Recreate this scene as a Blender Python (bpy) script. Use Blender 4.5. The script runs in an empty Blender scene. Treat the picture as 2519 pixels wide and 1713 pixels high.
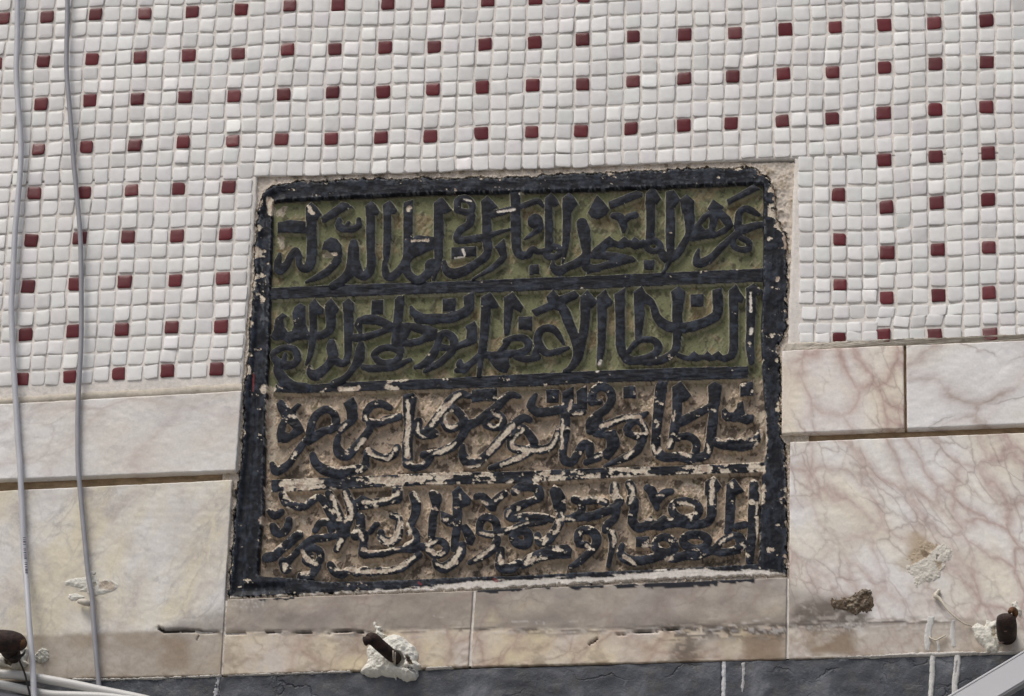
import bpy, math, random
import numpy as np
from mathutils import Matrix, Vector
random.seed(7); RNG = np.random.default_rng(11)
R = math.radians
SC = bpy.context.scene; COL = SC.collection

# ================================================================ camera, sky, sun, exposure
PW, PH, FPX = 2519.0, 1713.0, 8747.0
PITCH, YAW, ROLL, DIST, ZC = 0.42069, 0.15031, 0.02706, 4.8, 3.56
FWD = np.array([-math.sin(YAW)*math.cos(PITCH), math.cos(YAW)*math.cos(PITCH), math.sin(PITCH)])
RT0 = np.cross(FWD, [0, 0, 1.0]); RT0 /= np.linalg.norm(RT0); UP0 = np.cross(RT0, FWD)
RT = RT0*math.cos(ROLL) + UP0*math.sin(ROLL); UP = -RT0*math.sin(ROLL) + UP0*math.cos(ROLL)
CAM = np.array([0, 0, ZC]) - FWD*DIST
cam = bpy.data.cameras.new('camera'); cam_o = bpy.data.objects.new('camera', cam); COL.objects.link(cam_o)
cam.sensor_width = 36.0; cam.lens = FPX*36.0/PW; cam.clip_start = 0.05; cam.clip_end = 2000
cam_o.matrix_world = Matrix(((RT[0], UP[0], -FWD[0], CAM[0]), (RT[1], UP[1], -FWD[1], CAM[1]), (RT[2], UP[2], -FWD[2], CAM[2]), (0, 0, 0, 1)))
SC.camera = cam_o

SUN_EL, SUN_AZ = R(58), R(214)          # high, in front of the wall, a little to the left
w = bpy.data.worlds.new('World'); SC.world = w; w.use_nodes = True
nt = w.node_tree; bg = nt.nodes['Background']
sky = nt.nodes.new('ShaderNodeTexSky'); sky.sky_type = 'NISHITA'; sky.sun_disc = False
sky.sun_elevation = SUN_EL; sky.sun_rotation = SUN_AZ; sky.air_density = 1.0; sky.dust_density = 5.0; sky.ozone_density = 0.6
nt.links.new(sky.outputs[0], bg.inputs[0]); bg.inputs[1].default_value = 0.09
sun = bpy.data.lights.new('sun', 'SUN'); sun.energy = 1.45; sun.angle = R(28); sun.color = (1.0, 0.99, 0.965)
sun_o = bpy.data.objects.new('sun', sun); COL.objects.link(sun_o); sun_o.location = (-3, -6, 9)
sd = Vector((math.sin(SUN_AZ)*math.cos(SUN_EL), math.cos(SUN_AZ)*math.cos(SUN_EL), math.sin(SUN_EL)))
sun_o.rotation_euler = sd.to_track_quat('Z', 'Y').to_euler()
SC.view_settings.view_transform = 'Standard'; SC.view_settings.look = 'None'
SC.view_settings.exposure = 0.27; SC.view_settings.gamma = 1.0

# ================================================================ helpers
PXM = DIST/FPX                                     # metres per survey unit at the wall (about)
def wp(u, v, h=0.0):
    """survey mark (u, v) -> point on the plane standing h metres in front of the wall"""
    u = np.asarray(u, float); v = np.asarray(v, float)
    d = FWD + ((u-PW/2)/FPX)[..., None]*RT + ((PH/2-v)/FPX)[..., None]*UP
    t = (-np.asarray(h, float)-CAM[1])/d[..., 1]
    return CAM + d*t[..., None]
def to_px(P):
    Q = P-CAM; d = Q@FWD
    return PW/2+FPX*(Q@RT)/d, PH/2-FPX*(Q@UP)/d

_T = {}
def vnoise(x, y, seed):
    if seed not in _T: _T[seed] = np.random.default_rng(seed).random((256, 256))
    T = _T[seed]; xi = np.floor(x).astype(int); yi = np.floor(y).astype(int); fx = x-xi; fy = y-yi
    fx = fx*fx*(3-2*fx); fy = fy*fy*(3-2*fy); a = xi & 255; b = yi & 255; a1 = (a+1) & 255; b1 = (b+1) & 255
    return (T[a, b]*(1-fx)+T[a1, b]*fx)*(1-fy)+(T[a, b1]*(1-fx)+T[a1, b1]*fx)*fy
def fbm(x, y, seed, octv=4):
    s = 0; a = 1.0; n = 0
    for k in range(octv):
        s = s+a*vnoise(x*2**k+k*17.3, y*2**k+k*9.1, seed+k); n += a; a *= 0.55
    return s/n
def sst(x, a, b):
    t = np.clip((x-a)/(b-a), 0, 1); return t*t*(3-2*t)

def tag(o, label=None, cat=None, group=None, kind=None):
    for k, v in (('label', label), ('category', cat), ('group', group), ('kind', kind)):
        if v: o[k] = v
    return o
def thing(name, label, cat, loc=(0, 0, 0), group=None):
    o = bpy.data.objects.new(name, None); COL.objects.link(o); o.location = loc; o.empty_display_size = 0.1
    return tag(o, label, cat, group)
def mesh(name, V, F, mat, parent=None, smooth=True, cols=None, mats=None, midx=None):
    """one mesh object; V in world metres, F list of faces or an (n,4) array"""
    V = np.asarray(V, float)
    off = np.array(parent_origin(parent)) if parent is not None else V.mean(0)*[1, 0, 0]+[0, V[:, 1].max(), V[:, 2].min()]
    me = bpy.data.meshes.new(name)
    if isinstance(F, np.ndarray) and F.ndim == 2:
        n, k = F.shape
        me.vertices.add(len(V)); me.vertices.foreach_set('co', (V-off).astype(np.float32).ravel())
        me.loops.add(n*k); me.loops.foreach_set('vertex_index', F.astype(np.int32).ravel())
        me.polygons.add(n); me.polygons.foreach_set('loop_start', np.arange(0, n*k, k, dtype=np.int32))
        me.polygons.foreach_set('loop_total', np.full(n, k, dtype=np.int32)); me.update(calc_edges=True)
    else:
        me.from_pydata([tuple(p) for p in (V-off)], [], [tuple(int(i) for i in f) for f in F])
    for an, arr in (cols or {}).items():
        at = me.color_attributes.new(an, 'FLOAT_COLOR', 'POINT'); A = np.ones((len(V), 4), np.float32); A[:, :arr.shape[1]] = arr
        at.data.foreach_set('color', A.ravel())
    for m in (mats or [mat]): me.materials.append(m)
    if midx is not None: me.polygons.foreach_set('material_index', np.asarray(midx, np.int32))
    me.polygons.foreach_set('use_smooth', np.full(len(me.polygons), smooth)); me.validate(); me.update()
    o = bpy.data.objects.new(name, me); COL.objects.link(o)
    if parent is not None: o.parent = parent
    else: o.location = off
    return o
def parent_origin(p):
    x = Vector((0, 0, 0))
    while p is not None: x = x+p.location; p = p.parent
    return x
def gridfaces(nr, nc, flip=False):
    i = np.arange(nr*nc).reshape(nr, nc); a, b, c, d = i[:-1, :-1], i[:-1, 1:], i[1:, 1:], i[1:, :-1]
    return np.stack([x.ravel() for x in ((a, d, c, b) if not flip else (a, b, c, d))], 1)
def compact(V, F, C=None):
    used = np.unique(F); m = np.full(len(V), -1); m[used] = np.arange(len(used))
    return V[used], m[F], (None if C is None else {k: c[used] for k, c in C.items()})

# signed distance fields over a survey grid (positive inside, in survey units)
def smooth_path(P, n=4):
    P = np.array(P, float)
    if len(P) < 3: return P
    cl = np.allclose(P[0, :2], P[-1, :2])
    Q = np.vstack([P[-2] if cl else 2*P[0]-P[1], P, P[1] if cl else 2*P[-1]-P[-2]]); out = []
    for k in range(1, len(Q)-2):
        p0, p1, p2, p3 = Q[k-1:k+3]
        for t in np.linspace(0, 1, n, endpoint=False):
            out.append(0.5*((2*p1)+(p2-p0)*t+(2*p0-5*p1+4*p2-p3)*t*t+(3*p1-p0-3*p2+p3)*t**3))
    out.append(P[-1]); out = np.array(out); out[:, 2] = np.maximum(out[:, 2], 0.5); return out
class Field:
    def __init__(s, u0, v0, u1, v1, step):
        s.u = np.arange(u0, u1+step/2, step); s.v = np.arange(v0, v1+step/2, step); s.st = step
        s.U, s.V = np.meshgrid(s.u, s.v)
    def win(s, x0, y0, x1, y1, pad=14):
        a = max(int((y0-pad-s.v[0])/s.st), 0); b = min(int((y1+pad-s.v[0])/s.st)+2, len(s.v))
        c = max(int((x0-pad-s.u[0])/s.st), 0); d = min(int((x1+pad-s.u[0])/s.st)+2, len(s.u))
        return (slice(a, max(b, a)), slice(c, max(d, c)))
    def new(s): return np.full(s.U.shape, -30.0)
    def stroke(s, F, P):
        P = smooth_path(P)
        for (x0, y0, r0), (x1, y1, r1) in zip(P[:-1], P[1:]):
            m = max(r0, r1); W = s.win(min(x0, x1)-m, min(y0, y1)-m, max(x0, x1)+m, max(y0, y1)+m)
            X = s.U[W]; Y = s.V[W]
            if X.size == 0: continue
            dx, dy = x1-x0, y1-y0; L = dx*dx+dy*dy+1e-9; t = np.clip(((X-x0)*dx+(Y-y0)*dy)/L, 0, 1)
            F[W] = np.maximum(F[W], r0+(r1-r0)*t-np.hypot(X-x0-dx*t, Y-y0-dy*t))
    def polysd(s, P, W):
        X = s.U[W]; Y = s.V[W]; d = np.full(X.shape, 1e9); ins = np.zeros(X.shape, bool)
        for (x0, y0), (x1, y1) in zip(P, P[1:]+P[:1]):
            dx, dy = x1-x0, y1-y0; L = dx*dx+dy*dy+1e-9; t = np.clip(((X-x0)*dx+(Y-y0)*dy)/L, 0, 1)
            d = np.minimum(d, np.hypot(X-x0-dx*t, Y-y0-dy*t))
            c = (y0 > Y) != (y1 > Y)
            ins ^= c & (X < (x1-x0)*(Y-y0)/((y1-y0) if abs(y1-y0) > 1e-9 else 1e-9)+x0)
        return np.where(ins, d, -d)
    def poly(s, F, P, hole=False, full=False):
        P = list(P); xs = [p[0] for p in P]; ys = [p[1] for p in P]
        W = (slice(None), slice(None)) if full else s.win(min(xs), min(ys), max(xs), max(ys))
        if s.U[W].size == 0: return
        D = s.polysd(P, W); F[W] = np.minimum(F[W], -D) if hole else np.maximum(F[W], D)

# ================================================================ materials
def nmat(name):
    m = bpy.data.materials.new(name); m.use_nodes = True; n = m.node_tree.nodes; l = m.node_tree.links
    return m, n, l, n['Principled BSDF']
def nd(n, t, **kw):
    x = n.new('ShaderNode'+t)
    for k, v in kw.items(): setattr(x, k, v)
    return x
def setin(x, **kw):
    for k, v in kw.items(): x.inputs[k.replace('_', ' ')].default_value = v
    return x
def noise(n, l, vec, scale, detail=4.0, rough=0.55, dist=0.0):
    t = nd(n, 'TexNoise'); setin(t, Scale=scale, Detail=detail, Roughness=rough, Distortion=dist); l.new(vec, t.inputs['Vector']); return t.outputs['Fac']
def ramp(n, l, fac, stops):
    r = nd(n, 'ValToRGB'); e = r.color_ramp.elements
    while len(e) < len(stops): e.new(0.5)
    for k, (p, c) in enumerate(stops): e[k].position = p; e[k].color = (*c, 1) if len(c) == 3 else c
    l.new(fac, r.inputs[0]); return r.outputs[0]
def mixc(n, l, fac, a, b, mode='MIX'):
    m = nd(n, 'Mix', data_type='RGBA', blend_type=mode)
    for sock, v in ((m.inputs[0], fac), (m.inputs[6], a), (m.inputs[7], b)):
        if isinstance(v, (int, float)): sock.default_value = v
        elif isinstance(v, tuple): sock.default_value = (*v, 1) if len(v) == 3 else v
        else: l.new(v, sock)
    return m.outputs[2]
def math2(n, l, op, a, b=0.0, clamp=False):
    m = nd(n, 'Math', operation=op, use_clamp=clamp)
    for sock, v in ((m.inputs[0], a), (m.inputs[1], b)):
        if isinstance(v, (int, float)): sock.default_value = v
        else: l.new(v, sock)
    return m.outputs[0]
def bump(n, l, p, h, strength, dist):
    b = nd(n, 'Bump'); b.inputs['Strength'].default_value = strength; b.inputs['Distance'].default_value = dist
    l.new(h, b.inputs['Height']); l.new(b.outputs[0], p.inputs['Normal'])
def pos(n): return nd(n, 'NewGeometry').outputs['Position']
def simple_mat(name, col, rough=0.6, var=0.25, scale=60, bs=0.3, bd=0.001, metal=0.0, col2=None):
    m, n, l, p = nmat(name); P = pos(n); f = noise(n, l, P, scale, 5)
    c2 = col2 or tuple(x*(1-var) for x in col)
    l.new(ramp(n, l, f, [(0.32, c2), (0.68, col)]), p.inputs['Base Color'])
    p.inputs['Roughness'].default_value = rough; p.inputs['Metallic'].default_value = metal
    if bs: bump(n, l, p, noise(n, l, P, scale*4, 4), bs, bd)
    return m
def attr_mat(name, rough=(0.5, 0.9), var=0.18, scale=260, bs=0.5, bd=0.0008, spec=0.35):
    """albedo from the vertex colour of the worn paint layers; alpha carries how bare (matt) the spot is"""
    m, n, l, p = nmat(name); P = pos(n); a = nd(n, 'VertexColor', layer_name='albedo')
    f = noise(n, l, P, scale, 6, 0.65); k = ramp(n, l, f, [(0.25, (1-var,)*3), (0.75, (1+var,)*3)])
    l.new(mixc(n, l, 1.0, a.outputs['Color'], k, 'MULTIPLY'), p.inputs['Base Color'])
    mr = nd(n, 'MapRange'); l.new(a.outputs['Alpha'], mr.inputs[0]); mr.inputs[3].default_value = rough[0]; mr.inputs[4].default_value = rough[1]
    l.new(mr.outputs[0], p.inputs['Roughness']); p.inputs['Specular IOR Level'].default_value = spec
    bump(n, l, p, noise(n, l, P, scale*1.6, 5, 0.7), bs, bd); return m
def marble(name, off, base, cream, vein, vscale=16.0, vamt=0.8, vw=0.10, rot=0.5, sq=(1, 1, 0.6), grey=0.0, rough=0.42):
    m, n, l, p = nmat(name)
    mp = nd(n, 'Mapping', vector_type='TEXTURE'); l.new(pos(n), mp.inputs['Vector']); mp.inputs['Location'].default_value = off
    mp.inputs['Rotation'].default_value = (0, rot, 0); mp.inputs['Scale'].default_value = (1, 1, 1/sq[2])
    P = mp.outputs[0]
    wn = nd(n, 'TexNoise'); setin(wn, Scale=9.0, Detail=5.0, Roughness=0.6); l.new(P, wn.inputs['Vector'])
    wv = nd(n, 'VectorMath', operation='MULTIPLY_ADD'); l.new(wn.outputs['Color'], wv.inputs[0]); wv.inputs[1].default_value = (0.07, 0.07, 0.07); l.new(P, wv.inputs[2])
    Wp = wv.outputs[0]
    def veins(s, wd):
        v = nd(n, 'TexVoronoi', feature='DISTANCE_TO_EDGE'); v.inputs['Scale'].default_value = s; l.new(Wp, v.inputs['Vector'])
        return ramp(n, l, v.outputs['Distance'], [(0.0, (1, 1, 1)), (wd*0.22, (0.55,)*3), (wd*0.55, (0.22,)*3), (wd, (0, 0, 0))])
    big = veins(vscale, vw*1.35); fine = veins(vscale*1.7, vw*0.5)
    gate = ramp(n, l, noise(n, l, P, 7.0, 3), [(0.33, (0, 0, 0)), (0.55, (1, 1, 1))])
    gate2 = ramp(n, l, noise(n, l, P, 11.0, 4), [(0.42, (0, 0, 0)), (0.56, (1, 1, 1))])
    c = mixc(n, l, ramp(n, l, noise(n, l, Wp, 13.0, 4), [(0.40, (0, 0, 0)), (0.62, (1, 1, 1))]), base, cream)
    c = mixc(n, l, math2(n, l, 'MULTIPLY', noise(n, l, Wp, 14.0, 6, 0.65), 0.20), c, tuple(x*0.78 for x in base))
    if grey: c = mixc(n, l, math2(n, l, 'MULTIPLY', ramp(n, l, noise(n, l, Wp, 17.0, 7, 0.7, 0.6), [(0.52, (0, 0, 0)), (0.72, (1, 1, 1))]), grey), c, (0.30, 0.295, 0.31))
    c = mixc(n, l, math2(n, l, 'MULTIPLY', math2(n, l, 'MULTIPLY', big, gate), vamt*0.95, True), c, vein)
    c = mixc(n, l, math2(n, l, 'MULTIPLY', math2(n, l, 'MULTIPLY', fine, gate2), vamt*0.6, True), c, tuple(x*0.66 for x in vein))
    a = nd(n, 'VertexColor', layer_name='stain')
    c = mixc(n, l, a.outputs['Alpha'], c, a.outputs['Color'])
    k = ramp(n, l, noise(n, l, pos(n), 300, 4), [(0.3, (0.93,)*3), (0.7, (1.05,)*3)])
    l.new(mixc(n, l, 1.0, c, k, 'MULTIPLY'), p.inputs['Base Color'])
    mr = nd(n, 'MapRange'); l.new(a.outputs['Alpha'], mr.inputs[0]); mr.inputs[3].default_value = rough; mr.inputs[4].default_value = 0.8
    l.new(mr.outputs[0], p.inputs['Roughness']); p.inputs['Specular IOR Level'].default_value = 0.35
    bump(n, l, p, noise(n, l, pos(n), 90, 6, 0.65), 0.25, 0.0012); return m

NODES = {(0,0):(5.4,43.4), (1,0):(114.2,39.8), (2,0):(234.9,33.2), (3,0):(356.0,30.7), (4,0):(472.4,27.8), (5,0):(592.7,21.7), (6,0):(712.0,13.4), (7,0):(831.2,9.0), (0,1):(-10.8,153.6), (1,1):(104.8,150.0), (2,1):(224.8,144.6), (3,1):(344.4,138.4), (4,1):(463.7,135.5), (5,1):(584.4,130.8), (6,1):(706.5,121.1), (7,1):(824.0,120.0), (1,2):(99.4,254.8), (2,2):(219.4,246.8), (3,2):(337.9,241.4), (4,2):(455.4,237.8), (5,2):(574.6,234.2), (6,2):(696.4,229.5), (7,2):(816.8,226.6), (1,3):(94.0,366.1), (2,3):(210.7,360.7), (3,3):(331.0,355.3), (4,3):(448.1,348.0), (5,3):(571.0,344.4), (6,3):(690.3,341.5), (7,3):(813.2,339.7), (1,4):(83.8,474.5), (2,4):(206.7,470.9), (3,4):(322.7,465.1), (4,4):(440.2,462.6), (5,4):(561.3,459.0), (1,5):(75.2,590.2), (2,5):(194.4,584.7), (3,5):(314.4,581.1), (4,5):(434.8,579.0), (5,5):(554.8,574.6), (1,6):(68.7,703.6), (2,6):(184.3,697.5), (3,6):(306.5,692.1), (4,6):(429.0,689.5), (5,6):(546.8,683.0), (1,7):(61.4,821.5), (2,7):(180.7,813.1), (3,7):(298.9,809.5), (4,7):(421.8,803.0), (5,7):(542.8,801.6), (1,8):(52.4,931.3), (2,8):(168.8,927.0), (3,8):(289.1,919.0), (4,8):(410.9,911.8), (5,8):(532.0,907.1), (8,0):(952.8,8.0), (9,0):(1075.6,3.6), (10,0):(1197.8,0.0), (11,0):(1317.1,-5.4), (8,1):(945.9,115.6), (9,1):(1067.7,113.8), (10,1):(1191.3,107.3), (11,1):(1314.2,103.7), (12,1):(1431.6,96.5), (13,1):(1556.7,87.8), (8,2):(941.9,224.8), (9,2):(1064.1,219.4), (10,2):(1184.4,215.0), (11,2):(1310.5,208.9), (12,2):(1432.7,205.3), (13,2):(1555.6,197.7), (8,3):(936.5,336.1), (9,3):(1057.9,333.6), (10,3):(1184.4,326.3), (11,3):(1306.2,323.5), (12,3):(1429.1,321.6), (13,3):(1550.9,314.4), (14,1):(1684.4,83.8), (15,1):(1807.3,78.8), (16,1):(1931.3,69.4), (17,1):(2054.9,64.3), (18,1):(2175.9,59.6), (19,1):(2298.8,55.3), (20,1):(2426.0,48.8), (14,2):(1682.6,191.5), (15,2):(1801.9,186.8), (16,2):(1926.6,179.6), (17,2):(2047.6,176.0), (18,2):(2177.7,165.2), (19,2):(2301.7,154.7), (20,2):(2426.0,151.8), (14,3):(1680.8,307.2), (15,3):(1800.1,301.8), (16,3):(1922.9,294.5), (17,3):(2047.6,289.8), (18,3):(2173.0,276.5), (19,3):(2301.7,268.5), (20,3):(2426.0,260.9), (18,4):(2175.9,393.2), (19,4):(2303.1,383.8), (20,4):(2430.7,375.1), (18,5):(2179.5,507.0), (19,5):(2303.1,496.9), (20,5):(2430.0,489.7), (18,6):(2183.2,620.5), (19,6):(2306.0,613.3), (20,6):(2431.8,606.4), (18,7):(2182.1,730.0), (19,7):(2308.6,725.3), (20,7):(2433.2,719.2), (18,8):(2173.0,825.8), (19,8):(2298.8,823.3), (20,8):(2436.1,820.4)}   # measured red tiles: (column, row) -> survey mark
# ================================================================ the ground far below (setting), out of view, added for bounce light
gm = simple_mat('pavement_stone', (0.30, 0.285, 0.27), 0.85, 0.3, 3.0, 0.4, 0.01)
g = mesh('pavement', [(-150, -150, 0), (150, -150, 0), (150, 150, 0), (-150, 150, 0)], [(0, 1, 2, 3)], gm); tag(g, kind='structure')

# ================================================================ the wall
WALL = thing('building_wall', 'street wall of white and red mosaic above veined marble slabs and a dark stone plinth', 'wall')
# ---- mosaic lattice from the red tiles that were measured
def model(c, r): return np.stack([-0.75514+np.asarray(c, float)*0.070081, 0*np.asarray(c, float), ZC+0.54398-np.asarray(r, float)*0.070052], -1)
KEYS = list(NODES); KC = np.array([k[0] for k in KEYS], float); KR = np.array([k[1] for k in KEYS], float)
KP = np.array([NODES[k] for k in KEYS]); KRES = wp(KP[:, 0], KP[:, 1], 0.003)-model(KC, KR)-np.array([0, -0.003, 0])
def lat(i, j):
    c, r = i/3.0, j/3.0
    d2 = (c-KC)**2+(r-KR)**2+1e-4; ww = d2**-1.7; ww /= ww.sum()
    return model(c, r)+(KRES*ww[:, None]).sum(0)
REDS = set()
cells = []                                          # (centre, du, dv, red)
def lat_cell(i, j, red):
    c = lat(i, j); cells.append((c, (lat(i+.5, j)-lat(i-.5, j)), (lat(i, j+.5)-lat(i, j-.5)), red))
for j in range(-15, 25):
    for i in range(-20, 86):
        if j > 11 and 17 <= i <= 53: continue
        if 11 < j and 49 <= i <= 53: continue
        if j > 9 and i == 17 and j > 11: continue
        red = (i % 3 == 0 and j % 3 == 0)
        lat_cell(i, j, red)
SX = [835, 945, 1060, 1165, 1270]; SY = [1110, 1215, 1325, 1430, 1525, 1630, 1730, 1838, 1940, 2025, 2128, 2232, 2300]
for k, y in enumerate(SY):
    for q, x in enumerate(SX):
        sh = 0 if k < 9 else (12 if k == 10 else -6)
        c = wp(1679+(x+sh+k*1.2)/2.767, (y-q*3.0)/2.767, 0.003)+np.array([0, 0.003, 0])
        hgt = (SY[min(k+1, 12)]-SY[max(k-1, 0)])/(2.0 if 0 < k < 12 else 1.0)
        if k >= 11: hgt = 78
        if k == 10: hgt = 96
        cells.append((c, wp(1679+(x+55)/2.767, y/2.767)-wp(1679+(x-55)/2.767, y/2.767), wp(1679+x/2.767, (y+hgt/2)/2.767)-wp(1679+x/2.767, (y-hgt/2)/2.767), q == 2 and k in (2, 5, 8, 12)))
# ---- every tile a slightly different pillow
NA = 16; ang = (np.arange(NA)+0.5)/NA*2*math.pi
ringS = np.array([1.0, 0.995, 0.975, 0.92, 0.45]); ringH = np.array([-0.0012, 0.0006, 0.0010, 0.0012, 0.0013])
TV, TF, TC, TM = [], [], [], []; nv = 0
for (c, du, dv, red) in cells:
    x, y = [], []
    for q4, (cx, cy) in enumerate(((1, 1), (-1, 1), (-1, -1), (1, -1))):     # rounded square: three points per corner, one per side
        r_ = RNG.uniform(0.08, 0.30) if RNG.random() < .85 else RNG.uniform(.3, .5)
        for t_ in (0, 45, 90):
            a = math.radians(q4*90+t_); x.append(cx*(1-r_)+r_*math.cos(a)); y.append(cy*(1-r_)+r_*math.sin(a))
        bow = RNG.normal(0, 0.015)
        x.append([0, -1-bow, 0, 1+bow][q4]); y.append([1+bow, 0, -1-bow, 0][q4])
    x = np.array(x); y = np.array(y)
    jit = RNG.normal(0, 0.032, (4, 2))
    wx = (1+x)/2; wy = (1+y)/2
    jx = jit[0, 0]*(1-wx)*(1-wy)+jit[1, 0]*wx*(1-wy)+jit[2, 0]*wx*wy+jit[3, 0]*(1-wx)*wy
    jy = jit[0, 1]*(1-wx)*(1-wy)+jit[1, 1]*wx*(1-wy)+jit[2, 1]*wx*wy+jit[3, 1]*(1-wx)*wy
    x = x+jx+RNG.normal(0, 0.010, NA); y = y+jy+RNG.normal(0, 0.010, NA)
    a = RNG.normal(0, 0.025); x, y = x*math.cos(a)-y*math.sin(a), x*math.sin(a)+y*math.cos(a)
    s = (0.405 if red else 0.442)*RNG.uniform(0.965, 1.025); off = RNG.normal(0, 0.018, 2)
    tx, ty = RNG.normal(0, 0.00045, 2); lift = 0.0004+abs(RNG.normal(0, 0.0003))+(0.0003 if red else 0)
    dome = RNG.uniform(0.6, 1.25)
    P = []
    for S_, H_ in zip(ringS, ringH):
        if S_ > 0.98 and S_ < 1: pass
        q = c+(x[:, None]*s*S_+off[0])*du+(y[:, None]*s*S_+off[1])*dv
        hh = H_*(dome if H_ > 0 else 1)+lift+tx*x*S_+ty*y*S_
        P.append(np.stack([q[:, 0], -hh, q[:, 2]], 1))
    P.append(np.array([[(c+off[0]*du+off[1]*dv)[0], -(0.0014*dome+lift), (c+off[0]*du+off[1]*dv)[2]]]))
    TV.append(np.vstack(P))
    col = np.array([0.115, 0.0135, 0.018])*RNG.uniform(0.8, 1.2) if red and RNG.random() < 2 else np.array([0.74, 0.738, 0.72])*RNG.normal(1, 0.026)*(1+RNG.normal(0, 0.006, 3))
    if not red and RNG.random() < 0.12: col = col*RNG.uniform(0.86, 0.95)
    TC.append(np.tile(col, (len(TV[-1]), 1)))
    for r_ in range(4):
        for k in range(NA):
            k1 = (k+1) % NA; TF.append((nv+r_*NA+k, nv+r_*NA+k1, nv+r_*NA+NA+k1, nv+r_*NA+NA+k))
    cc = nv+5*NA
    for k in range(0, NA, 2):
        TF.append((nv+4*NA+k, nv+4*NA+(k+1) % NA, nv+4*NA+(k+2) % NA, cc))
    nv += 5*NA+1
m, n, l, p = nmat('glazed_tile'); a = nd(n, 'VertexColor', layer_name='albedo'); P_ = pos(n)
k = ramp(n, l, noise(n, l, P_, 55, 5, 0.6), [(0.3, (0.93, 0.925, 0.92)), (0.65, (1.02,)*3)])
dirt = ramp(n, l, noise(n, l, P_, 420, 3, 0.6), [(0.70, (1, 1, 1)), (0.80, (0.72, 0.70, 0.67))])
l.new(mixc(n, l, 1.0, mixc(n, l, 1.0, a.outputs['Color'], k, 'MULTIPLY'), dirt, 'MULTIPLY'), p.inputs['Base Color'])
p.inputs['Roughness'].default_value = 0.36; p.inputs['Specular IOR Level'].default_value = 0.33
bump(n, l, p, noise(n, l, P_, 110, 4, 0.6), 0.35, 0.0012)
TVv = np.vstack(TV); TFf = np.array(TF); TFf = TFf[:, ::-1]
mesh('mosaic', TVv, TFf, m, WALL, True, {'albedo': np.vstack(TC)})

# ---- ruled patches between two survey polylines
def lerp_poly(P, s):
    P = np.array(P, float); t = np.linspace(0, 1, len(P)); return np.stack([np.interp(s, t, P[:, k]) for k in (0, 1)], -1)
def samples(L, step, edge):
    n_ = max(int(L/step), 2); s = list(np.linspace(0, 1, n_+1))
    if edge: s += [e/L for e in (0.0006, 0.0014, 0.0026, 0.004)]+[1-e/L for e in (0.0006, 0.0014, 0.0026, 0.004)]
    return np.unique(np.round(np.clip(s, 0, 1), 6))
def patch(top, bot, h, step=0.003, rnd=0.0, skirt=0.02, fn=None, edges='tblr', wob=0.0, seed=50):
    """front face at height h, rounded rim, sides running back into the wall"""
    T0 = wp(*np.array([top[0], top[-1]], float).T, h); B0 = wp(*np.array([bot[0], bot[-1]], float).T, h)
    Lu = np.linalg.norm(T0[1]-T0[0]); Lv = np.linalg.norm(B0[0]-T0[0])
    su = samples(Lu, step, rnd > 0); sv = samples(Lv, step, rnd > 0)
    tp = lerp_poly(top, su); bp = lerp_poly(bot, su)
    A = wp(tp[:, 0], tp[:, 1], h); B = wp(bp[:, 0], bp[:, 1], h)
    G = A[None]*(1-sv[:, None, None])+B[None]*sv[:, None, None]
    SU, SV = np.meshgrid(su, sv); eu = np.minimum(SU*Lu if 'l' in edges else 1e9, (1-SU)*Lu if 'r' in edges else 1e9); ev = np.minimum(SV*Lv if 't' in edges else 1e9, (1-SV)*Lv if 'b' in edges else 1e9)
    dh = np.zeros(SU.shape)
    if rnd:
        for e in (eu, ev):
            q = np.clip(1-e/rnd, 0, 1); dh -= rnd*(1-np.sqrt(np.maximum(1-q*q, 0)))
    if wob:
        wz = (fbm(G[..., 0]*90, G[..., 2]*90, seed)-0.5)*wob
        G[..., 2] += np.where(ev < 0.004, wz, 0); G[..., 0] += np.where(eu < 0.004, wz, 0)
    U, V = to_px(G); st = np.zeros(SU.shape+(4,))
    if fn is not None:
        st, d2 = fn(U, V); dh = dh+d2
    G[..., 1] = -(h+dh)
    nr, nc = SU.shape; Vt = G.reshape(-1, 3); Ft = gridfaces(nr, nc); St = st.reshape(-1, 4)
    if skirt:
        idx = np.arange(nr*nc).reshape(nr, nc)
        for e, line in (('t', idx[0][::-1]), ('b', idx[-1]), ('l', idx[:, 0]), ('r', idx[:, -1][::-1])):
            if e not in edges: continue
            k0 = len(Vt); back = Vt[line].copy(); back[:, 1] = -h+skirt; Vt = np.vstack([Vt, back]); St = np.vstack([St, St[line]])
            q = np.arange(len(line)-1); Ft = np.vstack([Ft, np.stack([line[q], k0+q, k0+q+1, line[q+1]], 1)])
    return Vt, Ft, St
def join(parts):
    V, F, S = [], [], []; n0 = 0
    for a_, b_, c_ in parts: V.append(a_); F.append(b_+n0); S.append(c_); n0 += len(a_)
    return np.vstack(V), np.vstack(F), np.vstack(S)

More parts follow.
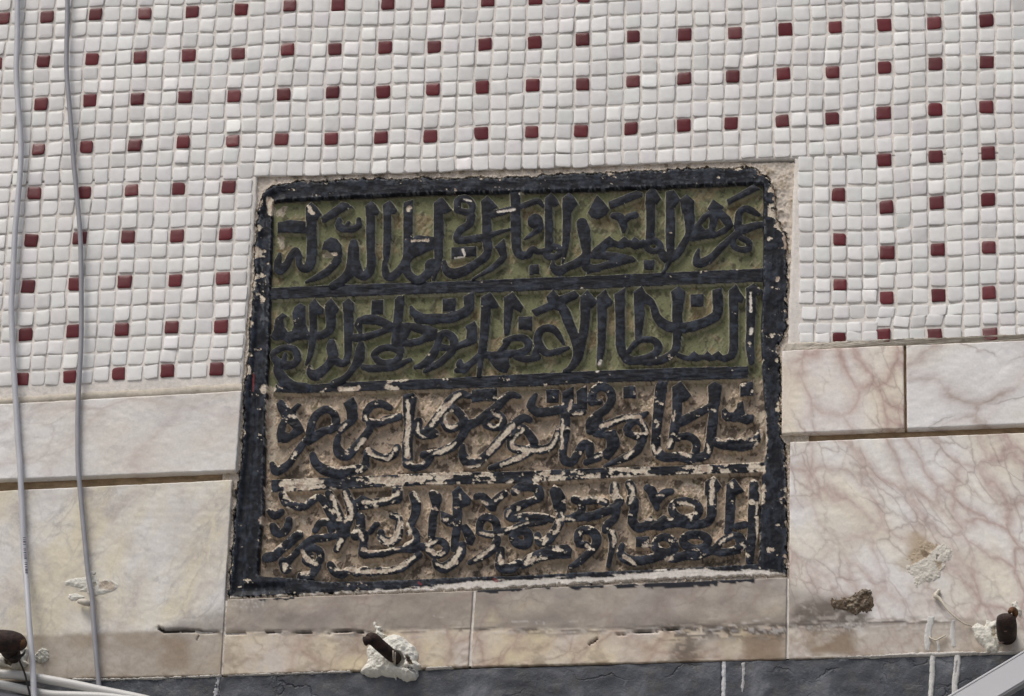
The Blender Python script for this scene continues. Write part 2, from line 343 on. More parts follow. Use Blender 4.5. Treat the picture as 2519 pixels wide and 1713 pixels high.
# ---- mortar bed behind the tiles, torn plaster edges round the tablet
def bedfn(U, V):
    n1 = fbm(U/60, V/60, 3, 5); n2 = fbm(U/9, V/9, 8, 3)
    c = np.array([0.70, 0.665, 0.615])[None, None]*(0.82+0.36*n1)[..., None]
    low = sst(V, 930, 1010)*(U < 620)
    c = c*(1-0.35*low[..., None]*(n2 > 0.55)[..., None])
    return np.concatenate([c, np.ones(U.shape+(1,))], -1), (n1-0.5)*0.0009+(n2-0.5)*0.0006
bed = [patch([(-900, -800), (3500, -900)], [(-900, 480), (-200, 455), (634, 434), (950, 425), (1300, 413), (1700, 400), (1955, 391), (3500, 352)], 0, 0.004, 0, 0.03, bedfn, 'b', 0.004),
       patch([(-900, 480), (634, 434)], [(-900, 1035), (595, 944)], 0, 0.004, 0, 0.03, bedfn, 'r', 0.004),
       patch([(1955, 391), (3500, 352)], [(1938, 848), (3500, 788)], 0, 0.004, 0, 0.03, bedfn, 'l', 0.004)]
def stripfn(U, V):
    n1 = fbm(U/40, V/6, 13, 5); n2 = fbm(U/11, V/5, 18, 3)
    c = np.array([0.52, 0.475, 0.40])[None, None]*(0.7+0.55*n1)[..., None]
    return np.concatenate([c, np.ones(U.shape+(1,))], -1), (n1-0.5)*0.004+(n2-0.5)*0.002
bed.append(patch([(-900, 1034), (595, 943)], [(-900, 1040), (596, 964)], 0.0025, 0.002, 0, 0.03, stripfn, 'tb', 0.003, 55))
bed.append(patch([(1936, 845), (3500, 786)], [(1925, 864), (2230, 850), (3500, 795)], 0.0025, 0.002, 0, 0.03, stripfn, 'tb', 0.003, 57))
V, F, S = join(bed)
bedm = attr_mat('mortar', (0.9, 0.95), 0.16, 190, 0.6, 0.001)
mesh('mortar_bed', V, F, bedm, WALL, True, {'albedo': S})

# ---- open joints between the marble courses
def grvfn(U, V):
    n1 = fbm(U/25, V/7, 23, 5); c = np.array([0.30, 0.215, 0.13])[None, None]*(0.5+1.0*n1)[..., None]
    return np.concatenate([c, np.ones(U.shape+(1,))], -1), (n1-0.5)*0.004
gv = [patch([(-900, 1205), (640, 1140)], [(-900, 1275), (640, 1205)], -0.006, 0.003, 0, 0, grvfn, ''), patch([(1900, 1040), (3500, 970)], [(1900, 1110), (3500, 1040)], -0.006, 0.003, 0, 0, grvfn, ''),
      patch([(480, 1478), (620, 1478)], [(480, 1662), (620, 1658)], 0.0015, 0.003, 0, 0, bedfn, ''), patch([(1120, 1456), (1200, 1453)], [(1120, 1640), (1200, 1638)], 0.0025, 0.003, 0, 0, bedfn, ''),
      patch([(1915, 1424), (1960, 1424)], [(1915, 1622), (1960, 1620)], 0.0025, 0.003, 0, 0, bedfn, ''), patch([(2190, 830), (2260, 830)], [(2190, 1060), (2260, 1060)], -0.002, 0.003, 0, 0, grvfn, '')]
V, F, S = join(gv); mesh('joint_mortar', V, F, bedm, WALL, True, {'albedo': S})

# ---- dirt that the slabs carry (brown-grey band of a lost sign, tan patches, cracks and scratches)
CRACK = [[(392, 1546, 4), (405, 1552, 5), (420, 1553, 4), (450, 1551, 2.5), (480, 1553, 2.2), (510, 1556, 2), (545, 1557, 1.2)], [(552, 1557, 2), (575, 1559, 2), (605, 1557, 1.2)], [(655, 1555, 1.2), (690, 1556, 1.8)], [(730, 1556, 1.0), (800, 1557, 1.5), (850, 1553, 1.5), (895, 1556, 1.0)], [(482, 1576, 1.2), (489, 1565, 1.0)],
 [(1520, 1560, 1.4), (1600, 1553, 1.6), (1680, 1545, 1.0)], [(1450, 1585, 1.5), (1470, 1570, 1.5)]]
SCR = [[(565+k*9+(k % 3)*3, 1500-(k % 2)*5, 0.9), (577+k*9, 1480-(k % 3)*4, 0.7)] for k in range(9)]+[[(1066, 1517, 1), (1090, 1518, 1)], [(1260, 1530, .7), (1420, 1528, .7)], [(1480, 1490, .7), (1630, 1484, .7)], [(1320, 1535, .8), (1322, 1525, .8)], [(1338, 1535, .8), (1340, 1526, .8)], [(1690, 1560, .7), (1900, 1520, .7)], [(1010, 1570, .7), (1080, 1563, .8)]]
def slabfn(seed, tan=0.6):
    def fn(U, V):
        n1 = fbm(U/70, V/45, seed, 5); n2 = fbm(U/14, V/9, seed+7, 4); n3 = fbm(U/160, V/120, seed+9, 3); n4 = fbm(U/40, V/4.0, seed+21, 3)
        wav = (n1-0.5)*26; lowy = np.interp(U, [-900, 390, 560, 840, 1160, 1500, 1940, 2160, 2600], [1600, 1550, 1556, 1556, 1548, 1550, 1540, 1530, 1528])
        st = np.zeros(U.shape+(4,)); st[..., :3] = (0.5, 0.45, 0.4)
        def lay(c, a):
            a = np.clip(a, 0, 1)[..., None]; A0 = st[..., 3:4]; A1 = a+A0*(1-a)
            st[..., :3] = np.where(A1 > 1e-4, (np.array(c)*a+st[..., :3]*A0*(1-a))/np.maximum(A1, 1e-4), st[..., :3]); st[..., 3:4] = A1
        # general grime
        lay((0.40, 0.355, 0.30), 0.16*sst(n3+0.3*n2, 0.62, 0.85))
        # tan lower band
        band = sst(V+wav*0.35, lowy-4, lowy+8)
        xg = np.interp(U, [-900, 90, 545, 553, 1000, 1150, 1700, 1800, 1950, 1960, 2150, 2300, 3500], [1, 1, 1, .28, .25, .12, .25, .45, .5, .3, .35, .30, .3])
        lay((0.285, 0.225, 0.16), band*xg*tan*1.25*(0.75+0.6*n1))
        for (x0, x1, y0, y1, c, k) in ((1820, 1932, 1553, 1640, (0.235, 0.165, 0.10), .75), (1985, 2112, 1548, 1614, (0.22, 0.155, 0.095), .85), (1655, 1722, 1565, 1640, (0.17, 0.125, 0.09), .6), (395, 470, 1570, 1650, (0.26, 0.195, 0.13), .6), (150, 390, 1556, 1600, (0.30, 0.25, 0.19), .5), (2120, 2500, 1528, 1625, (0.40, 0.33, 0.26), .45), (1515, 1600, 1560, 1640, (0.30, 0.22, 0.13), .3)):
            lay(c, k*sst(U+wav*1.6+(n2-.5)*14, x0-14, x0+22)*(1-sst(U+wav*1.3+(n2-.5)*14, x1-22, x1+14))*sst(V+wav*.8, y0-10, y0+14)*(1-sst(V+wav*.5, y1-16, y1+8))*np.clip(3.0*n1-.2, 0, 1))
        rr = np.hypot((U-2262)/46, (V-1352)/40)+(n1-.5)*.9+(n2-.5)*.5
        lay((0.42, 0.33, 0.22), .85*(1-sst(rr, .45, 1.15))); lay((0.20, 0.145, 0.09), .8*(1-sst(np.hypot((U-2271)/15, (V-1361)/14)+(n2-.5)*.8, .5, 1.2)))
        lay((0.46, 0.39, 0.29), .6*(1-sst(np.hypot((U-2240)/40, (V-1388)/22)+(n2-.5)*1.2, .5, 1.2)))
        lay((0.30, 0.24, 0.18), .5*sst(V, 1550, 1575)*sst(n1*.6+n2*.4, .50, .66)*(U > 540)); lay((0.25, 0.19, 0.13), .55*np.exp(-((V-np.interp(U, [0, 540, 840, 1160, 1940, 2519], [1675, 1664, 1652, 1641, 1622, 1607]))/9.0)**2)*sst(n2, .42, .62))
        # grey-brown band under the tablet
        topy = np.interp(U, [-900, 380, 410, 553, 556, 1940, 1945, 2100, 2150], [2000, 1560, 1535, 1500, 1380, 1380, 1440, 1470, 1560])
        gb = sst(V+wav*0.8, topy-18, topy+26)*(1-sst(V+wav*0.25, lowy-7, lowy+3))*(U > 375)*(1-sst(U, 2135, 2160))
        lay((0.25, 0.222, 0.197), gb*(0.80-0.75*(n1-0.40)-0.12*sst(U, 1300, 1900)*n3))
        lay((0.155, 0.13, 0.11), 0.9*sst(U+wav, 1935, 1975)*(1-sst(U+wav, 2120, 2160))*sst(V+wav, 1462, 1500)*(1-sst(V+wav*.4, 1536, 1560))*sst(n1*.6+n2*.4, .40, .58))
        lay((0.33, 0.29, 0.25), 0.5*sst(U+wav, 2130, 2170)*sst(V+wav*.6, 1512, 1530)*(1-sst(V+wav*.4, 1545, 1570))*sst(n2, .42, .6))
        for (x0, x1, y0, y1, k) in ((1600, 1945, 1532, 1572, .8), (1290, 1420, 1550, 1566, .5), (840, 905, 1546, 1566, .6), (1945, 2120, 1508, 1560, .55), (1640, 1730, 1560, 1640, .5)):
            lay((0.10, 0.08, 0.065), 1.25*k*sst(U+wav*2, x0-20, x0+25)*(1-sst(U+wav*2, x1-25, x1+15))*np.exp(-((V+wav*.35-(y0+y1)/2)/((y1-y0)*.5))**2)*sst(n4*.5+n2*.5, .40, .52))
        lay((0.60, 0.57, 0.54), .55*sst(U, 1700, 1800)*(1-sst(U, 2330, 2400))*np.exp(-((V+wav*.2-lowy-14)/13.0)**2)*sst(n4*.5+n2*.5, .53, .62))
        ed = np.exp(-((V-lowy-wav*0.15)/7.0)**2)*(U > 380)*(1-sst(U, 2300, 2400))
        lay((0.12, 0.10, 0.085), ed*0.9*sst(n4, 0.42, 0.60))
        lay((0.56, 0.53, 0.50), np.exp(-((V-lowy-6-wav*0.2)/8.0)**2)*(U > 600)*0.5*sst(n2, 0.54, 0.68))
        dh = (n2-0.5)*0.0009+(n1-0.5)*0.001+ed*(n4-0.5)*0.004
        return st, dh
    return fn
BPAINT = [[(1180,1453,7),(1280,1448,6)],[(1295,1446,4),(1350,1444,4)],[(1410,1444,8),(1480,1441,6)],[(1520,1442,7),(1560,1441,7)],[(1590,1438,9),(1680,1435,10),(1760,1431,9)],[(1775,1428,7),(1850,1424,9)],[(640,1476,3),(720,1472,3)]]
class Over:                                           # cracks and scratches drawn on a fine survey raster
    def __init__(s):
        s.f = Field(-20, 1420, 2540, 1713, 1.0); s.c = s.f.new(); s.w = s.f.new()
        for q in CRACK: s.f.stroke(s.c, q)
        for q in SCR: s.f.stroke(s.w, q)
        s.b = s.f.new()
        for q in BPAINT: s.f.stroke(s.b, q)
        s.b += (fbm(s.f.U/18, s.f.V/4, 88, 4)-.5)*14
    def get(s, A, U, V):
        i = np.clip(((V-s.f.v[0])/s.f.st).round().astype(int), 0, len(s.f.v)-1); j = np.clip(((U-s.f.u[0])/s.f.st).round().astype(int), 0, len(s.f.u)-1)
        return A[i, j]
OV = Over()
def slab_all(seed, tan=0.5):
    base = slabfn(seed, tan)
    def fn(U, V):
        st, dh = base(U, V)
        c = sst(OV.get(OV.c, U, V), -1.0, 1.0); wv = sst(OV.get(OV.w, U, V), -1, 0.6)*0.55
        for a, colr in ((sst(OV.get(OV.b, U, V), -.5, 1.0), (0.012, 0.014, 0.02)), (wv, (0.62, 0.6, 0.58)), (c, (0.035, 0.03, 0.026))):
            a = a[..., None]; st[..., :3] = st[..., :3]*(1-a)+np.array(colr)*a; st[..., 3:4] = a+st[..., 3:4]*(1-a)
        return st, dh-c*0.006
    return fn
W1 = (0.60, 0.575, 0.555); CR = (0.60, 0.55, 0.44); VN = (0.40, 0.29, 0.25)
mA = marble('white_marble', (3.1, 0, 1.7), (0.75, 0.745, 0.73), (0.735, 0.70, 0.64), (0.47, 0.38, 0.34), 11, 0.5, 0.13, 1.3, (1, 1, 0.5), 0.5)
mB = marble('cloudy_marble', (7.7, 0, 4.2), (0.715, 0.70, 0.66), (0.70, 0.64, 0.49), (0.42, 0.375, 0.36), 14, 0.5, 0.16, 0.4, (1, 1, 0.7), 0.85)
mC = marble('pink_veined_marble', (1.3, 0, 9.4), (0.77, 0.735, 0.70), (0.775, 0.71, 0.585), (0.47, 0.345, 0.30), 22, 1.0, 0.24, -0.35, (1, 1, 0.55))
mD = marble('pale_marble', (5.9, 0, 2.6), (0.77, 0.76, 0.745), (0.76, 0.72, 0.65), (0.34, 0.24, 0.20), 9, 1.0, 0.08, 1.15, (1, 1, 0.55), 0.15)
mE = marble('brown_veined_marble', (2.2, 0, 5.1), (0.785, 0.77, 0.745), (0.78, 0.73, 0.61), (0.47, 0.36, 0.325), 25, 1.0, 0.23, -0.55, (1, 1, 0.48))
mF = marble('dirty_marble', (8.5, 0, 7.7), (0.68, 0.62, 0.555), (0.73, 0.63, 0.42), (0.40, 0.285, 0.23), 19, 0.85, 0.24, 0.7, (1, 1, 0.8), 0.3)
SL = [([(-900, 1043), (594, 961)], [(-900, 1215), (580, 1158)], 0.006, mA, 61, 'tbr', None),
      ([(-900, 1250), (571, 1180)], [(-900, 1718), (195, 1669), (542, 1661)], 0.004, mB, 62, 'tbr', 'cloudy cream and grey marble slab with a tan dirt band'),
      ([(559, 1474), (1164, 1453)], [(547, 1661), (1152, 1641)], 0.005, mF, 63, 'tblr', 'grey stained marble slab left of the thin joint under the tablet'),
      ([(1170, 1452), (1936, 1420)], [(1158, 1641), (1934, 1622)], 0.005, mF, 64, 'tblr', 'grey stained marble slab with yellow patches under the tablet'),
      ([(1924, 862), (2223, 849)], [(1923, 1067), (2225, 1055)], 0.006, mC, 65, 'tblr', 'short pink veined marble slab beside the tablet'),
      ([(2229, 849), (3500, 797)], [(2231, 1055), (3500, 1003)], 0.006, mD, 66, 'tbl', None),
      ([(1943, 1087), (3500, 1024)], [(1940, 1622), (2519, 1605), (3500, 1575)], 0.0045, mE, 67, 'tbl', 'large cream marble slab with diagonal brown veins')]
for tp, bt, h, mt, sd_, ed, lb in SL:
    V, F, S = patch(tp, bt, h, 0.0024, 0.0018, 0.03, slab_all(sd_), ed, 0.0012, sd_)
    o = mesh('marble_slab', V, F, mt, WALL, True, {'stain': S})
    if lb: o['label'] = lb
# ---- dark stone plinth, down to the pavement
m, n, l, p = nmat('dark_slate'); P_ = pos(n)
f1 = noise(n, l, P_, 14, 7, 0.62, 0.4); f2 = noise(n, l, P_, 120, 6, 0.7)
c = ramp(n, l, f1, [(0.30, (0.018, 0.021, 0.027)), (0.52, (0.048, 0.055, 0.069)), (0.68, (0.15, 0.16, 0.18))])
c = mixc(n, l, math2(n, l, 'MULTIPLY', ramp(n, l, noise(n, l, P_, 33, 6, 0.7), [(0.52, (0, 0, 0)), (0.7, (1, 1, 1))]), 0.5), c, (0.10, 0.085, 0.062))
c = mixc(n, l, math2(n, l, 'MULTIPLY', ramp(n, l, f2, [(0.62, (0, 0, 0)), (0.74, (1, 1, 1))]), 0.35), c, (0.24, 0.24, 0.25))
l.new(c, p.inputs['Base Color']); p.inputs['Roughness'].default_value = 0.55
v = nd(n, 'TexVoronoi', feature='DISTANCE_TO_EDGE'); v.inputs['Scale'].default_value = 13
mp = nd(n, 'Mapping'); l.new(P_, mp.inputs['Vector']); mp.inputs['Scale'].default_value = (0.55, 1, 1.5)
wn = nd(n, 'TexNoise'); setin(wn, Scale=22.0, Detail=6.0); l.new(P_, wn.inputs['Vector'])
wv = nd(n, 'VectorMath', operation='MULTIPLY_ADD'); l.new(wn.outputs['Color'], wv.inputs[0]); wv.inputs[1].default_value = (0.09,)*3; l.new(mp.outputs[0], wv.inputs[2]); l.new(wv.outputs[0], v.inputs['Vector'])
ck = math2(n, l, 'MULTIPLY', ramp(n, l, v.outputs['Distance'], [(0.0, (0, 0, 0)), (0.03, (1, 1, 1))]), 1.0)
gt = ramp(n, l, noise(n, l, P_, 9, 2), [(0.45, (1, 1, 1)), (0.55, (0, 0, 0))])
ckm = math2(n, l, 'MAXIMUM', ck, gt)
hgt = math2(n, l, 'ADD', math2(n, l, 'MULTIPLY', ckm, 1.5), math2(n, l, 'MULTIPLY', f2, 0.8))
bump(n, l, p, hgt, 0.6, 0.003); slate = m
def slfn(U, V): return np.zeros(U.shape+(4,)), (fbm(U/35, V/18, 71, 5)-0.5)*0.004
for tp, bt, ed in (([(-900, 1719), (195, 1673), (535, 1664)], [(-900, 2250), (520, 2200)], 'tbr'), ([(541, 1665), (900, 1652), (1775, 1627)], [(526, 2200), (1772, 2200)], 'tblr'), ([(1784, 1627), (2519, 1609), (3500, 1579)], [(1780, 2200), (3500, 2200)], 'tbl')):
    V, F, S = patch(tp, bt, 0.003, 0.005, 0.0015, 0.03, slfn, ed, 0.0015, 72); mesh('slate_slab', V, F, slate, WALL, True)
# lower courses and the dull wall core behind everything, in plain metres
zt = float(wp(1200., 2204.)[2]); x0, x1 = -2.0, 2.2; core = simple_mat('wall_core', (0.32, 0.30, 0.27), 0.9)
def box(x0, x1, y0, y1, z0, z1):
    V = [(x, y, z) for z in (z0, z1) for y in (y0, y1) for x in (x0, x1)]
    return V, [(0, 1, 5, 4), (1, 3, 7, 5), (3, 2, 6, 7), (2, 0, 4, 6), (4, 5, 7, 6), (2, 3, 1, 0)]
for k in range(4):
    for q in range(6):
        V, F = box(x0+q*.7+.002, x0+q*.7+.698, -0.003, 0.05, zt*k/4+.004, zt*(k+1)/4-.004); mesh('slate_slab', V, F, slate, WALL, False)
V, F = box(-2.2, 2.4, 0.035, 0.30, 0.0, 5.2); mesh('wall_core', V, F, core, WALL, False)

# ---------------------------------------------------------------- tracing of the carving
# survey of the carved lettering: strokes (x, y, width), outlines and counters,
# each block measured on its own sheet (origin in survey units, 0.5524 sheet units per unit)
SH = []
def sheet(part, ox, oy, S=(), P=(), Hh=(), K=0.5524):
    f = lambda t: (ox + t[0]/K, oy + t[1]/K)
    for s in S: SH.append((part, 's', [f(t) + (t[2]/K/2,) for t in s]))
    for p in P: SH.append((part, 'p', [f(t) for t in p]))
    for p in Hh: SH.append((part, 'h', [f(t) for t in p]))

sheet(1, 640, 440, S=[
 [(69,50,13),(69,70,13),(69,95,13),(68,110,13),(63,119,12),(56,119,10),(52,113,8),(51,102,8),(47,95,8),(41,102,9),(36,113,10),(30,119,12),(25,121,13),(23,112,10),(26,101,5)],
 [(106,54,6),(106,62,9),(115,66,9),(119,57,4)],[(115,66,9),(125,66,9),(133,62,8),(133,53,6)],
 [(104,108,12),(95,120,10),(80,130,9),(62,138,4)],
 [(126,85,10),(126,95,15),(125,112,16),(120,126,14),(110,136,12),(98,143,10)],
 [(128,112,14),(132,125,13),(139,130,12),(147,124,12),(150,112,11),(149,80,11),(149,45,11)],
 [(172,45,10),(172,70,10),(171,95,9),(170,108,6)],
 [(168,110,5),(169,122,9),(173,131,10),(182,128,11),(192,118,11),(198,108,12),(200,95,12),(200,60,12),(200,42,11)],
 [(196,112,12),(199,125,11),(208,134,11),(218,134,11),(229,124,13),(229,114,11),(233,110,8)]],
 P=[[(23,57),(40,54),(60,56),(62,72),(42,71),(23,71)],
 [(61,36),(68,30),(75,36),(82,46),(77,54),(74,56),(62,56)],
 [(82,50),(110,29),(118,31),(124,36),(88,57),(84,57)],
 [(83,93),(86,83),(95,77),(103,80),(109,88),(111,100),(108,112),(98,120),(100,108),(98,101),(90,95)],
 [(142,35),(150,28),(156,33),(161,42),(159,48),(154,48),(143,48)],
 [(166,33),(175,27),(181,34),(185,41),(182,46),(177,46),(167,46)],
 [(194,30),(206,26),(206,45),(194,45)],
 [(205,80),(212,75),(236,77),(238,92),(222,99),(208,106),(196,118),(198,95)]])
sheet(1, 1050, 440, S=[
 [(15,40,12),(15,90,12),(14,115,9),(8,135,4)],
 [(41,39,9),(42,27,10),(54,25,9),(61,34,8),(58,43,9),(46,42,8),(40,40,8)],
 [(60,48,10),(56,60,10),(45,67,10),(40,76,9),(43,81,10),(60,80,10),(76,77,10),(95,71,6),(113,66,3)],
 [(80,45,11),(81,80,12),(82,95,11),(79,103,11),(68,112,11),(50,123,13),(35,127,14),(25,121,10),(23,110,4)],
 [(84,47,9),(100,43,9),(118,38,7),(135,33,8),(150,28,8),(157,35,4)],
 [(119,18,13),(120,35,12),(120,60,13),(121,90,12),(126,101,11),(136,101,10),(143,94,9),(150,97,8),(160,96,8),(166,94,9)],
 [(146,56,19),(147,55,19)],[(151,55,11),(152,64,10),(145,71,7),(132,80,3)],
 [(165,36,10),(165,60,10),(165,90,10)],
 [(161,97,9),(168,90,8),(178,92,9),(180,100,9),(172,104,9),(164,103,9),(161,97,9)],
 [(190,45,11),(189,70,10),(187,95,7),(184,112,3)],
 [(210,58,14),(213,70,16),(215,85,13),(216,100,11),(207,110,12),(190,118,11),(179,123,13),(171,118,9),(171,111,3)],
 [(215,105,12),(217,118,12),(232,120,10)]],
 P=[[(9,30),(19,23),(24,28),(33,40),(28,44),(21,45),(9,45)],
 [(33,91),(66,90),(66,103),(54,104),(33,107)],
 [(73,28),(81,21),(88,28),(95,36),(90,40),(84,45),(74,45)],
 [(92,90),(104,79),(107,90),(108,105),(104,112),(85,125),(62,136),(60,134),(85,117),(99,103),(95,95)],
 [(160,24),(168,17),(175,24),(179,33),(174,36),(160,36)],
 [(184,24),(192,17),(199,23),(204,32),(198,40),(195,45),(184,45)],
 [(139,115),(151,114),(152,127),(139,128)]])
sheet(1, 1460, 440, S=[
 [(27,48,9),(35,50,11),(40,58,11),(40,70,4)],[(41,56,8),(47,50,9),(56,47,9)],
 [(77,32,12),(77,60,11),(76,82,11)],
 [(71,88,8),(77,81,8),(87,84,8),(90,92,9),(84,96,8),(76,95,8),(71,88,8)],
 [(91,96,10),(97,105,12),(104,106,12),(115,97,11),(124,82,9),(129,72,9),(130,55,13),(128,35,14)],
 [(104,38,11),(104,70,12),(104,95,10),(105,103,12)],[(102,110,9),(98,120,4),(94,125,3)],
 [(224,47,5),(214,41,9),(206,38,8),(198,44,9),(196,55,9),(197,64,12),(205,66,12),(218,62,10),(228,60,8)],
 [(196,72,12),(185,80,9),(172,92,10),(162,103,10),(150,111,12),(141,112,12),(140,103,8),(142,94,3)],
 [(200,78,8),(210,84,8),(210,92,8),(199,94,8),(189,88,7),(190,80,7)]],
 P=[[(-8,43),(4,20),(12,28),(21,40),(17,47),(6,53),(-3,51)],[(20,29),(57,14),(66,17),(66,22),(23,39),(21,36)],
 [(-5,104),(-3,96),(0,92),(15,80),(21,76),(27,81),(33,83),(41,76),(47,81),(51,82),(55,77),(62,82),(68,80),(72,90),(55,94),(48,90),(38,92),(26,90),(20,90),(14,97),(8,107),(-3,106)],
 [(-5,104),(8,98),(14,97),(30,98),(52,103),(57,108),(55,111),(30,117),(0,125),(-10,128),(-9,117),(0,116),(14,111),(22,109),(10,107)],
 [(71,17),(77,10),(83,12),(91,25),(86,32),(70,32)],[(98,15),(108,13),(117,26),(113,33),(110,38),(98,40)],
 [(117,26),(126,19),(136,28),(136,45),(120,45)],
 [(155,38),(162,26),(176,36),(174,40),(185,50),(190,62),(180,71),(165,78),(148,80),(135,83),(128,80),(132,70),(136,62),(148,47),(157,41)],
 [(181,26),(217,6),(226,12),(183,33)],[(68,109),(82,108),(81,121),(68,121)]],
 Hh=[[(148,61),(156,52),(155,64),(151,65)],[(166,68),(170,53),(177,62)]])
sheet(2, 640, 690, S=[
 [(71,43,10),(71,65,9),(70,80,9),(68,95,8),(65,105,6),(62,112,4)],
 [(95,40,13),(95,60,12),(90,68,11),(80,73,11),(72,72,10)],
 [(119,35,13),(119,80,11),(118,100,9),(114,111,9)],
 [(96,82,9),(96,90,14),(98,100,13),(94,110,12),(84,120,12),(74,127,15),(66,122,8),(66,114,3)],[(100,106,11),(110,111,10),(117,108,9)],
 [(37,89,7),(46,92,8),(50,104,10),(44,112,10),(33,113,12),(24,110,11),(17,102,8),(18,96,8),(28,90,8),(37,89,7)],[(33,99,5),(31,108,6)],
 [(24,112,12),(24,122,13),(32,134,14),(45,142,13),(60,144,13)],
 [(100,138,11),(115,130,9),(125,118,9),(133,105,14),(135,92,12),(136,85,8)],
 [(189,25,12),(187,45,12),(184,70,11),(184,85,12),(190,93,11)],
 [(155,97,9),(165,90,9),(180,90,9),(189,97,9),(184,108,10),(174,111,12),(163,110,10),(155,102,8),(155,97,9)],
 [(140,116,8),(150,118,10),(165,117,10),(185,114,10),(202,106,6)],
 [(204,34,4),(208,42,9),(220,49,12),(235,51,13)]],
 P=[[(13,74),(18,64),(20,50),(29,42),(35,46),(31,50),(31,61),(36,68),(42,67),(45,58),(43,42),(46,34),(53,29),(60,33),(60,55),(63,66),(69,72),(66,78),(50,79),(38,84),(30,78),(18,79)],
 [(66,30),(73,22),(78,30),(86,37),(84,43),(66,45)],[(87,31),(95,22),(101,30),(106,37),(103,42),(88,44)],
 [(111,28),(119,22),(126,29),(126,40),(112,40)],
 [(151,25),(166,24),(166,44),(150,44)],
 [(127,58),(131,49),(142,45),(152,44),(165,48),(178,55),(184,60),(180,66),(165,72),(145,79),(130,82),(118,80),(120,72),(133,70)],
 [(182,23),(195,18),(195,30),(182,32)],
 [(190,57),(198,55),(215,57),(232,62),(240,64),(240,78),(225,82),(205,88),(192,88),(188,75),(190,68)]],
 Hh=[[(139,58),(155,59),(164,62),(139,69)],[(200,77),(205,68),(219,72),(213,75)]])
sheet(2, 1050, 690, S=[
 [(-12,50,13),(8,50,13),(28,49,13),(45,44,13),(56,36,13),(57,25,13)],
 [(80,33,13),(78,60,12),(76,85,11),(74,97,11),(72,110,7),(70,127,6)],
 [(15,80,9),(18,72,9),(25,69,8),(33,74,10),(36,83,11),(34,93,10),(25,103,10),(12,113,9),(-3,121,6)],
 [(15,80,9),(12,90,10),(5,102,12),(-5,112,10),(-16,116,6)],[(20,89,9),(30,90,8)],
 [(-4,63,9),(5,66,9),(9,73,6)],
 [(44,107,5),(44,113,10),(50,117,11),(60,110,9),(70,102,10),(80,99,8)],[(40,120,7),(50,121,6)],
 [(111,35,13),(109,55,10),(108,70,7)],
 [(106,80,7),(118,76,8),(130,76,9),(137,83,10),(135,92,10),(122,97,10),(105,98,10),(90,100,10),(80,99,9)],[(110,80,8),(104,89,8),(97,98,8)],
 [(120,102,8),(135,105,9),(150,102,9)],[(150,90,10),(145,100,9)],
 [(172,28,12),(185,38,13),(192,55,13),(199,72,12),(205,90,14),(204,103,13),(195,117,9),(186,121,4)],
 [(215,35,13),(214,55,12),(211,75,12),(207,90,13)],
 [(185,84,3),(180,75,7),(172,65,10),(160,63,10),(152,69,10),(150,80,11),(156,92,11),(165,97,9),(178,94,8),(191,90,5)]],
 P=[[(21,23),(38,22),(38,40),(21,40)],[(49,20),(63,13),(63,30),(50,30)],[(73,21),(85,14),(91,22),(97,33),(93,35),(88,35),(73,36)],
 [(52,60),(64,53),(67,60),(67,82),(60,86),(45,91),(38,94),(36,84),(44,82),(53,77),(54,65)],
 [(104,21),(116,14),(122,22),(130,34),(127,42),(118,37),(105,37)],[(85,106),(92,104),(110,104),(112,114),(108,124),(98,122),(90,115)],
 [(124,47),(142,47),(142,66),(124,64)],[(142,38),(165,28),(173,33),(172,36),(148,47),(144,42)],
 [(162,20),(171,11),(178,19),(180,32),(174,38),(165,30)],[(178,20),(200,12),(206,18),(204,22),(186,31),(180,28)],
 [(208,20),(217,11),(223,18),(231,27),(226,34),(221,37),(208,38)]])
sheet(2, 1460, 690, S=[
 [(11,33,13),(11,60,11),(10,90,10),(7,110,6)],[(35,25,13),(36,60,12),(36,85,12),(39,98,11)],
 [(70,20,8),(78,27,8),(82,38,9),(86,48,11),(95,57,13),(108,62,14),(125,62,14),(145,57,13),(160,50,13),(168,42,13),(169,20,13)],
 [(61,20,13),(62,45,13),(61,65,10),(60,77,7)],
 [(45,97,6),(56,84,8),(66,79,8),(80,79,9),(87,86,10),(85,96,10),(72,103,10),(55,106,10),(43,103,9)],
 [(39,98,10),(46,106,11),(60,108,9),(85,108,11),(100,102,10),(110,93,10),(113,80,11),(114,60,13),(113,45,13),(115,25,15)],
 [(115,100,6),(128,104,6)],
 [(190,25,12),(190,60,11),(190,90,11),(187,100,11)],[(214,15,13),(213,60,11),(212,85,10),(214,108,8)]],
 P=[[(4,20),(16,10),(20,20),(26,26),(24,32),(18,35),(5,37)],[(28,16),(42,8),(42,30),(29,30)],[(54,13),(65,6),(70,15),(78,25),(84,36),(76,32),(68,28),(55,30)],
 [(105,13),(114,6),(124,13),(122,25),(107,25)],[(132,17),(148,17),(149,33),(132,34)],[(161,11),(173,8),(175,30),(162,30)],
 [(184,11),(193,3),(199,14),(204,21),(201,28),(184,28)],
 [(128,101),(136,94),(142,99),(150,99),(154,94),(160,100),(169,94),(175,100),(184,97),(192,95),(188,106),(178,109),(168,105),(157,108),(148,105),(140,108),(128,106)],
 [(207,8),(217,2),(228,11),(225,18),(208,18)]])
